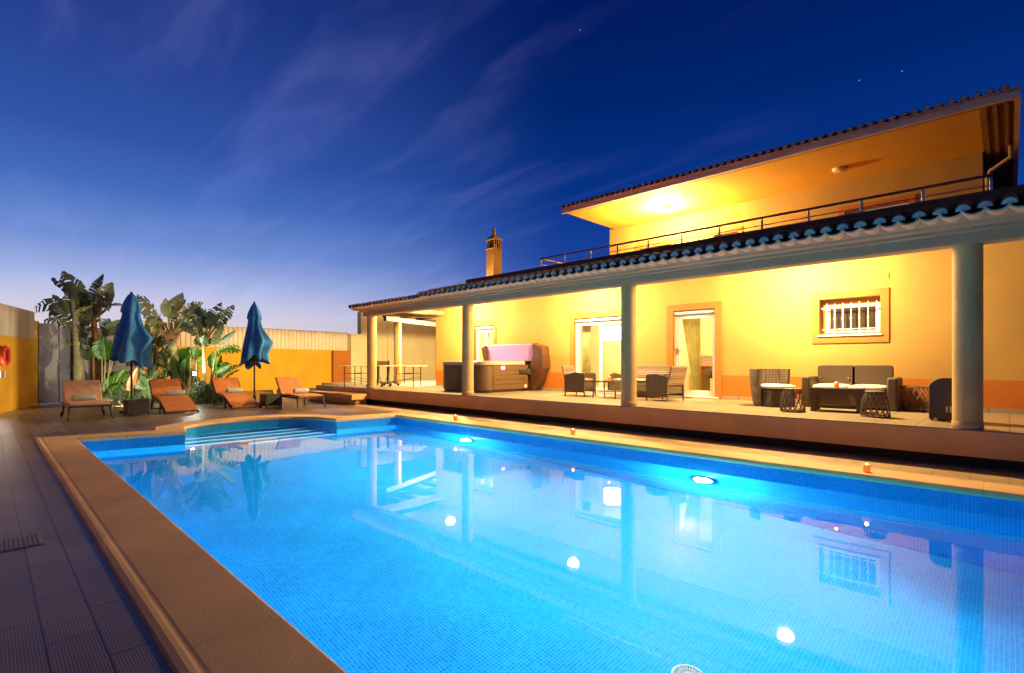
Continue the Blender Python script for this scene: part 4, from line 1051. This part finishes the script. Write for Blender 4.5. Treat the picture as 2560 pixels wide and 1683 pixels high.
lamp('tub_lamp', 'AREA', (-11.1,10.5,1.25), 16, (.95,.55,1), .7, (R(180-50),0,0), ht)
MB().box(X1-.005,X1+.01,10.98,11.06,.60,.68).build('badge', M['white'], ht)

# ------------------------------------------------------------------ pale wicker set
WG = 'wicker seats round the glass table'
def wicker_chair(label, loc, rz, m):
    """faces local +x"""
    t = thing('wicker_chair', label, 'armchair', loc, rz, WG)
    for s in (-1,1):
        pr = [(-.30,.10),(.27,.10),(.27,.54),(.24,.575),(0,.60),(-.30,.53)]
        a = MB().prism(pr, 'y', s*.29-.02, s*.29+.02); a.build('arm_panel', m, t, bevel=.012)
        for x in (-.27,.25): MB().tube([(x,s*.29,.12),(x+(.01 if x>0 else -.02),s*.29,0)], [.02,.015], 8).build('leg', m, t)
    MB().box(-.27,.26,-.27,.27,.16,.36).build('seat', m, t, bevel=.012)
    MB().cushion((0,0,.395), (.52,.52,.09)).build('seat_cushion', M['wickp'], t, smooth=True)
    MB().obox((-.33,0,.55), (.035,.58,.42), (0,R(-14),0)).build('backrest', M['wickp'], t, bevel=.012)
    return t
wicker_chair('brown wicker armchair left of the glass table, nearest the hot tub', (-7.72,10.42,.49), R(8), M['wick'])
wicker_chair('brown wicker armchair right of the round column, back to the glass door', (-5.45,10.42,.49), R(172), M['wick'])
t = thing('wicker_bench', 'pale woven two seat bench against the wall half hidden by the column', 'bench', (-6.55,11.15,.49), R(-90), WG)
for s in (-1,1):
    MB().prism([(-.32,.10),(.28,.10),(.28,.52),(0,.58),(-.32,.52)], 'y', s*.66-.02, s*.66+.02).build('arm_panel', M['wick'], t, bevel=.012)
MB().box(-.28,.27,-.63,.63,.14,.36).build('seat', M['wick'], t, bevel=.012)
MB().cushion((0,0,.40), (.54,1.22,.10), .2).build('seat_cushion', M['wickp'], t, smooth=True)
MB().obox((-.33,0,.56), (.04,1.30,.44), (0,R(-10),0)).build('backrest', M['wickp'], t, bevel=.015)
t = thing('glass_table', 'small glass topped table among the wicker chairs', 'table', (-6.80,10.32,.49))
MB().box(-.33,.33,-.26,.26,.385,.40).build('table_top', M['glass'], t)
MB().box(-.34,.34,-.27,-.255,.37,.402).box(-.34,.34,.255,.27,.37,.402).build('frame', M['wick'], t)
for x in (-.30,.30):
    for yy in (-.23,.23): MB().tube([(x,yy,.38),(x*1.03,yy*1.03,0)], .016, 8).build('leg', M['wick'], t)
MB().box(-.29,.29,-.22,.22,.15,.165).build('shelf', M['wick'], t)

# ------------------------------------------------------------------ candles
def candle(label, loc, s=1.0, tall=.085, power=1.0):
    t = thing('candle', label, 'candle', loc, 0, 'candles in orange glass holders')
    g = MB().lathe([(.036*s,0),(.041*s,tall*s),(.037*s,tall*s),(.033*s,.008),(.001,.008)], 20, caps=False); g.build('holder', M['holder'], t, smooth=True)
    MB().lathe([(.030*s,.009),(.030*s,.045*s),(.001,.046*s)], 16).build('wax', M['cush'], t, smooth=True)
    MB().lathe([(.001,.048*s),(.012*s,.060*s),(.009*s,.080*s),(.001,.098*s)], 10).build('flame', M['candle'], t, smooth=True)
    lamp('candle_light', 'POINT', (0,0,.12*s), power, (1,.50,.14), .02, parent=t)
    return t
candle('candle on the pool edge farthest away, below the hot tub', (-9.02,7.44,.018), 1.25)
candle('candle on the pool edge below the wicker armchairs', (-5.70,7.46,.018), 1.1)
candle('candle on the pool edge nearest the viewer, below the wire stools', (-1.235,7.40,.018), 1.0)
candle('candle on the dark rattan coffee table between two glasses', (-2.12,10.12,.897), 1.05)
candle('white glowing candle on the glass table among wicker chairs', (-6.80,10.30,.893), 1.2)

# ------------------------------------------------------------------ dark rattan lounge set
t = thing('tub_armchair', 'brown rattan tub armchair with white cushion, left of the wire stools', 'armchair', (-3.32,10.62,.49), R(-28))
# curved shell: open to local +x
mb = MB(); n = 22; vs = []
for zz, r0 in ((0,.30),(.2,.335),(.4,.36),(.55,.37),(.71,.372)):
    for rr_ in (r0, r0-.05):
        for k in range(n+1):
            a = R(75) + R(210)*k/n; vs.append((rr_*math.cos(a)*1.0, rr_*math.sin(a)*1.05, zz))
m_ = n+1; fs = []
for i in range(4):
    for k in range(n):
        fs.append((2*i*m_+k, 2*i*m_+k+1, 2*(i+1)*m_+k+1, 2*(i+1)*m_+k)); fs.append(((2*i+1)*m_+k, (2*i+1)*m_+k+1, (2*i+3)*m_+k+1, (2*i+3)*m_+k))
for k in range(n): fs.append((8*m_+k, 8*m_+k+1, 9*m_+k+1, 9*m_+k))
for k in (0, n):
    for i in range(4): fs.append((2*i*m_+k, (2*i+1)*m_+k, (2*i+3)*m_+k, (2*i+2)*m_+k))
mb.add(vs, fs).build('backrest', M['wick'], t, smooth=False)
MB().prism([(-.1,-.29),(.30,-.29),(.37,-.2),(.39,0),(.37,.2),(.30,.29),(-.1,.29)], 'z', 0, .33).build('seat', M['wickd'], t, bevel=.02)
MB().cushion((.10,0,.375), (.62,.60,.10), .55).build('seat_cushion', M['cush'], t, smooth=True)

def wire_stool(label, loc, rz):
    t = thing('wire_stool', label, 'stool', loc, rz, 'bell shaped cane stools on the terrace')
    prof = lambda u: (.185 - .055*max(0,(u-.0))**2.2*1.0 - .02*u, .39*u)
    def rad(u): return .19 - .03*u - .045*max(0,u-.6)**1.5/.25
    for dr in (1,-1):
        mb = MB()
        for k in range(15):
            a0 = 2*PI*k/15; mb.tube([(rad(i/8)*math.cos(a0+dr*.9*i/8), rad(i/8)*math.sin(a0+dr*.9*i/8), .008+.375*i/8) for i in range(9)], .0075, 5)
        mb.build('cane_weave', M['cane'], t)
    MB().tube([(.19*math.cos(2*PI*k/28),.19*math.sin(2*PI*k/28),.011) for k in range(28)], .011, 6, closed=True).build('foot_ring', M['cane'], t)
    MB().lathe([(.132,.375),(.136,.388),(.12,.396),(.001,.398)], 28).build('seat', M['wick'], t, smooth=True)
    return t
s1 = wire_stool('open cane stool beside the tub armchair, lit wall seen through it', (-2.66,9.62,.49), 0)
s2 = dup(s1, (-1.49,9.58,.49), .13, 'open cane stool in front of the sofa, right of the coffee table')

t = thing('rattan_sofa', 'dark rattan two seat sofa with rounded backs and white cushions', 'sofa', (-2.10,11.12,.49), R(-90))
# faces local +x ; width along y
for s in (-1,1):
    MB().box(-.30,.34,s*.66-.075,s*.66+.075,0,.575).build('arm', M['rattan'], t, bevel=.035, seg=3)
    pts = []
    for cx2, cz2, a0 in ((.255,.73,0),(-.255,.73,90)):
        for k in range(6): a = R(a0+90*k/5); pts.append((cx2+.06*math.cos(a)+ s*.285, cz2+.06*math.sin(a)))
    pts += [(-.315+s*.285,.15),(.315+s*.285,.15)]
    bk = MB().prism([(u-s*.0, v) for u, v in pts], 'x', -.34, -.24)
    bk.build('backrest', M['rattan'], t, bevel=.012)
    MB().cushion((.06,s*.285,.385), (.60,.56,.11), .3).build('seat_cushion', M['cush'], t, smooth=True)
MB().box(-.26,.30,-.58,.58,.06,.33).build('seat', M['rattan'], t, bevel=.015)
t = thing('coffee_table', 'dark rattan coffee table with slab legs and low shelf', 'coffee table', (-2.12,10.20,.49), R(6))
MB().box(-.38,.38,-.24,.24,.365,.405).build('table_top', M['rattan'], t, bevel=.008)
MB().box(-.37,.37,-.235,.235,.30,.363).build('apron', M['rattan'], t, bevel=.004)
for x in (-.33,.33):
    for yy in (-.19,.19): MB().box(x-.045,x+.045,yy-.045,yy+.045,0,.30).build('leg', M['rattan'], t, bevel=.006)
MB().box(-.285,.285,-.20,.20,.06,.10).build('shelf', M['rattan'], t, bevel=.004)
def flute(label, loc):
    t = thing('champagne_glass', label, 'glass', loc, 0, 'champagne glasses on the coffee table')
    MB().lathe([(.033,0),(.030,.004),(.005,.010),(.004,.085),(.012,.10),(.026,.135),(.028,.17),(.023,.205),(.0215,.205),(.026,.17),(.024,.137),(.008,.104)], 18, caps=False).build('bowl', M['glass'], t, smooth=True)
    MB().lathe([(.004,.106),(.022,.137),(.0245,.165),(.001,.165)], 16).build('champagne', M['champagne'], t, smooth=True)
    return t
g1 = flute('filled champagne glass left of the candle on the rattan table', (-2.33,10.10,.896))
g2 = dup(g1, (-1.93,10.14,.896), 0, 'filled champagne glass right of the candle on the rattan table')

t = thing('cane_basket', 'round open lattice cane basket with rim, by the wall beside the sofa', 'basket', (-1.12,11.28,.49), 0)
def rb(u): return .215 + .055*math.sin(min(1,u)*PI*.62)
for dr in (1,-1):
    mb = MB()
    for k in range(16):
        a0 = 2*PI*k/16; mb.tube([(rb(i/8)*math.cos(a0+dr*.75*i/8), rb(i/8)*math.sin(a0+dr*.75*i/8), .012+.40*i/8) for i in range(9)], .0075, 5)
    mb.build('cane_weave', M['cane'], t)
for zz, r_ in ((.012,.215),(.415,rb(1))): MB().tube([(r_*math.cos(2*PI*k/28),r_*math.sin(2*PI*k/28),zz) for k in range(28)], .013, 6, closed=True).build('rim', M['cane'], t)
MB().lathe([(.21,.01),(.215,.03),(.001,.035)], 26).build('bottom', M['cane'], t)
t = thing('gas_heater', 'black cabinet gas heater with six slots beside the near column', 'heater', (-.63,9.66,.49), R(6))
pr = [(-.22,.02),(.22,.02),(.22,.61)] + [(.10-.32*(1-math.cos(R(90*k/6)))*1.0 , .54+.075*math.cos(R(90*k/6))) for k in range(7)]
pr = [(-.22,.02),(.22,.02),(.22,.615),(-.06,.615),(-.13,.60),(-.19,.56),(-.22,.50)]
MB().prism(pr, 'y', -.17, .17).build('cabinet', M['black'], t, bevel=.012)
for k in range(6): MB().box(-.035+k*.04,-.015+k*.04,-.176,-.168,.13,.215).build('slot', M['cush'], t)
for x in (-.15,.17):
    for yy in (-.12,.12):
        q = MB().lathe([(.001,-.012),(.024,-.01),(.024,.01),(.001,.012)], 14); q.v = [(x_+x, z_+yy*1.45, y_+.024) for x_, y_, z_ in q.v]; q.build('wheel', M['cush'], t)

# drain grates
mb = MB().box(-5.42,-5.07,.02,.30,.004,.008)
gr = tag(mb.build('drain_grate', M['grate']), 'tan slotted drain grate set in the grey deck planks', 'drain')
sl = MB()
for k in range(7):
    for j in range(10): sl.box(-5.39+k*.046,-5.362+k*.046,.04+j*.025,.052+j*.025,.0075,.0095)
sl.build('slot', M['dark'], gr)
tag(MB().box(-5.68,-5.50,10.34,10.41,.489,.495).build('floor_drain', M['dark']), 'small dark slot drain in the terrace under the right wicker chair', 'drain')

# ------------------------------------------------------------------ seen through the doors
def curtain(label, pts, z0, z1, splay=0):
    mb = MB(); vs = []; n = 40
    for k in range(n+1):
        u = k/n; x = pts[0][0] + (pts[1][0]-pts[0][0])*u; y = pts[0][1] + (pts[1][1]-pts[0][1])*u + .03*math.sin(u*PI*14)
        vs += [(x + splay*(1-u)*0, y, z1), (x + splay*(1-u), y, z0)]
    mb.add(vs, [(2*k,2*k+2,2*k+3,2*k+1) for k in range(n)])
    c = mb.build('curtain', M['curtain'], smooth=True); s = c.modifiers.new('thick','SOLIDIFY'); s.thickness = .004
    return tag(c, label, 'curtain')
curtain('cream curtain swept aside inside the single glass door', [(-5.84,12.02),(-5.35,12.02)], .55, 2.5, .35)
curtain('cream curtain at the left of the two leaf patio door', [(-8.84,12.02),(-8.55,12.02)], .52, 2.5)
curtain('cream curtain inside the patio door behind the hot tub', [(-13.0,12.02),(-12.72,12.02)], .52, 2.5)
def dining_chair(label, loc, rz):
    t = thing('dining_chair', label, 'dining chair', loc, rz, 'dining chairs indoors')
    MB().box(-.2,.2,-.2,.2,.40,.46).build('seat', M['wickp'], t, bevel=.015)
    MB().obox((-.20,0,.74), (.03,.40,.58), (0,R(-6),0)).build('backrest', M['wickp'], t, bevel=.012)
    for x in (-.18,.18):
        for yy in (-.18,.18): MB().box(x-.018,x+.018,yy-.018,yy+.018,0,.40).build('leg', M['board'], t)
    return t
d1 = dining_chair('woven dining chair behind the table inside the single glass door', (-5.95,13.9,.496), R(-60))
d2 = dup(d1, (-5.12,13.2,.496), R(120), 'woven dining chair at the right inside the single glass door')
d3 = dup(d1, (-8.35,13.5,.496), R(-90), 'dining chair inside the two leaf patio door')
t = thing('dining_table', 'reddish brown dining table inside the single glass door', 'dining table', (-5.62,13.55,.496), R(12))
MB().box(-.36,.36,-.5,.5,.70,.745).build('table_top', M['brownwood'], t, bevel=.006)
for x in (-.27,.27): MB().box(x-.06,x+.06,-.42,.42,0,.70).build('leg', M['brownwood'], t, bevel=.006)
t = thing('sideboard', 'brown sideboard standing inside the two leaf patio door', 'sideboard', (-7.95,14.55,.496))
MB().box(-.45,.45,-.2,.2,.06,.85).build('body', M['brownwood'], t, bevel=.008)
for x in (-.23,.23): MB().box(x-.2,x+.2,-.215,-.202,.12,.80).build('door', M['brownwood'], t, bevel=.005)
MB().box(-.42,.42,-.17,.17,0,.06).build('plinth', M['dark'], t)
for k, (x, y, w_) in enumerate(((-8.52,13.1,.30),(-7.95,13.6,.26))):
    t = thing('pendant_lamp', ('wide white pendant lamp', 'smaller white pendant lamp')[k] + ' glowing behind the two leaf patio door', 'pendant lamp', (x,y,2.0))
    MB().lathe([(w_*.9,0),(w_,.06),(w_*.95,.34),(w_*.9,.40)], 28, caps=False).build('shade', M['pend'], t, smooth=True)
    MB().tube([(0,0,.38),(0,0,.84)], .006, 6).build('cable', M['white'], t)
ob = tag(MB().lathe([(.001,-.02),(.06,-.018),(.06,.018),(.001,.02)], 18).build('wall_ornament', M['red'], smooth=False), 'small round red ornament on the room wall behind the glass door', 'ornament')
ob.location = (-6.15,14.97,1.72); ob.rotation_euler = (R(90),0,0)

# ------------------------------------------------------------------ dusk sky
w = bpy.data.worlds.new("World"); scene.world = w; w.use_nodes = True
N, L = w.node_tree.nodes, w.node_tree.links; bg = N['Background']
tc = N.new('ShaderNodeTexCoord'); nv = N.new('ShaderNodeVectorMath'); nv.operation = 'NORMALIZE'; L.new(tc.outputs['Generated'], nv.inputs[0])
sp = N.new('ShaderNodeSeparateXYZ'); L.new(nv.outputs[0], sp.inputs[0])
def ramp(stops, src):
    r_ = N.new('ShaderNodeValToRGB'); e = r_.color_ramp.elements
    while len(e) < len(stops): e.new(.5)
    for el, (p_, c_) in zip(e, stops): el.position = p_; el.color = (*c_,1)
    L.new(src, r_.inputs[0]); return r_
def lin(r_, g_, b_): return tuple(((c/255+.055)/1.055)**2.4 if c > 10 else c/255/12.92 for c in (r_,g_,b_))
near = ramp([(0,lin(232,206,196)),(.05,lin(226,211,214)),(.092,lin(204,203,230)),(.135,lin(160,176,226)),(.185,lin(112,143,212)),(.262,lin(70,108,190)),(.333,lin(50,85,168)),(.44,lin(39,67,146)),(.53,lin(27,54,130)),(.70,lin(14,36,100)),(1,lin(8,22,70))], sp.outputs[2])
far = ramp([(0,lin(90,125,200)),(.10,lin(52,92,182)),(.20,lin(24,66,156)),(.30,lin(6,52,136)),(.45,lin(0,36,108)),(.58,lin(0,25,94)),(1,lin(0,14,60))], sp.outputs[2])
gl = (FW*1280 + RT*(150-1280)).normalized()
hz = N.new('ShaderNodeCombineXYZ'); L.new(sp.outputs[0], hz.inputs[0]); L.new(sp.outputs[1], hz.inputs[1])
hn = N.new('ShaderNodeVectorMath'); hn.operation = 'NORMALIZE'; L.new(hz.outputs[0], hn.inputs[0])
dt = N.new('ShaderNodeVectorMath'); dt.operation = 'DOT_PRODUCT'; dt.inputs[1].default_value = gl; L.new(hn.outputs[0], dt.inputs[0])
mr = N.new('ShaderNodeMapRange'); mr.interpolation_type = 'SMOOTHSTEP'; mr.inputs['From Min'].default_value = .66; mr.inputs['From Max'].default_value = 1.0
L.new(dt.outputs['Value'], mr.inputs['Value'])
mx = N.new('ShaderNodeMix'); mx.data_type = 'RGBA'; L.new(mr.outputs[0], mx.inputs['Factor']); L.new(far.outputs[0], mx.inputs['A']); L.new(near.outputs[0], mx.inputs['B'])
# thin streaky cloud : project the direction on a flat layer
zz = N.new('ShaderNodeMath'); zz.operation = 'ADD'; zz.inputs[1].default_value = .10; L.new(sp.outputs[2], zz.inputs[0])
dv = N.new('ShaderNodeVectorMath'); dv.operation = 'DIVIDE'; cb = N.new('ShaderNodeCombineXYZ')
for k in range(3): L.new(zz.outputs[0], cb.inputs[k])
L.new(nv.outputs[0], dv.inputs[0]); L.new(cb.outputs[0], dv.inputs[1])
mp = N.new('ShaderNodeMapping'); mp.inputs['Rotation'].default_value = (0,0,R(-129)); mp.inputs['Scale'].default_value = (.55,2.4,0); L.new(dv.outputs[0], mp.inputs['Vector'])
n1 = N.new('ShaderNodeTexNoise'); n1.inputs['Scale'].default_value = 1.5; n1.inputs['Detail'].default_value = 7; n1.inputs['Roughness'].default_value = .55; n1.inputs['Distortion'].default_value = .6
L.new(mp.outputs[0], n1.inputs['Vector'])
cm = N.new('ShaderNodeMapRange'); cm.interpolation_type = 'SMOOTHSTEP'; cm.inputs['From Min'].default_value = .47; cm.inputs['From Max'].default_value = .78; L.new(n1.outputs['Fac'], cm.inputs['Value'])
cl = N.new('ShaderNodeMix'); cl.data_type = 'RGBA'; cl.blend_type = 'ADD'; cf_ = N.new('ShaderNodeMath'); cf_.operation = 'MULTIPLY'; mr2 = N.new('ShaderNodeMapRange'); mr2.inputs['From Min'].default_value = .3; mr2.inputs['From Max'].default_value = .85; L.new(dt.outputs['Value'], mr2.inputs['Value']); L.new(cm.outputs[0], cf_.inputs[0]); L.new(mr2.outputs[0], cf_.inputs[1]); L.new(cf_.outputs[0], cl.inputs['Factor']); L.new(mx.outputs['Result'], cl.inputs['A'])
cl.inputs['B'].default_value = (.042,.039,.084,1)
last = cl.outputs['Result']
for px, py in ((1450,75),(2255,178),(2148,201)):
    sdir = (FW*1280 + RT*(px-1280) + Vector((0,0,906-py))).normalized()
    ds = N.new('ShaderNodeVectorMath'); ds.operation = 'DISTANCE'; ds.inputs[1].default_value = sdir; L.new(nv.outputs[0], ds.inputs[0])
    lt = N.new('ShaderNodeMath'); lt.operation = 'LESS_THAN'; lt.inputs[1].default_value = .0006; L.new(ds.outputs['Value'], lt.inputs[0])
    sm = N.new('ShaderNodeMix'); sm.data_type = 'RGBA'; L.new(lt.outputs[0], sm.inputs['Factor']); L.new(last, sm.inputs['A']); sm.inputs['B'].default_value = (.55,.6,.8,1); last = sm.outputs['Result']
L.new(last, bg.inputs['Color']); bg.inputs['Strength'].default_value = 1.0

# ------------------------------------------------------------------ render
scene.render.engine = 'CYCLES'
cy = scene.cycles
cy.use_denoising = True
try: cy.denoiser = 'OPENIMAGEDENOISE'; cy.denoising_input_passes = 'RGB_ALBEDO_NORMAL'
except Exception: pass
cy.max_bounces = 9; cy.diffuse_bounces = 4; cy.glossy_bounces = 4; cy.transmission_bounces = 6; cy.transparent_max_bounces = 12
cy.caustics_reflective = False; cy.caustics_refractive = True; cy.blur_glossy = .6
cy.sample_clamp_indirect = 4.0; cy.sample_clamp_direct = 0
vs_ = scene.view_settings; vs_.view_transform = 'Standard'; vs_.look = 'None'; vs_.exposure = 0; vs_.gamma = 1
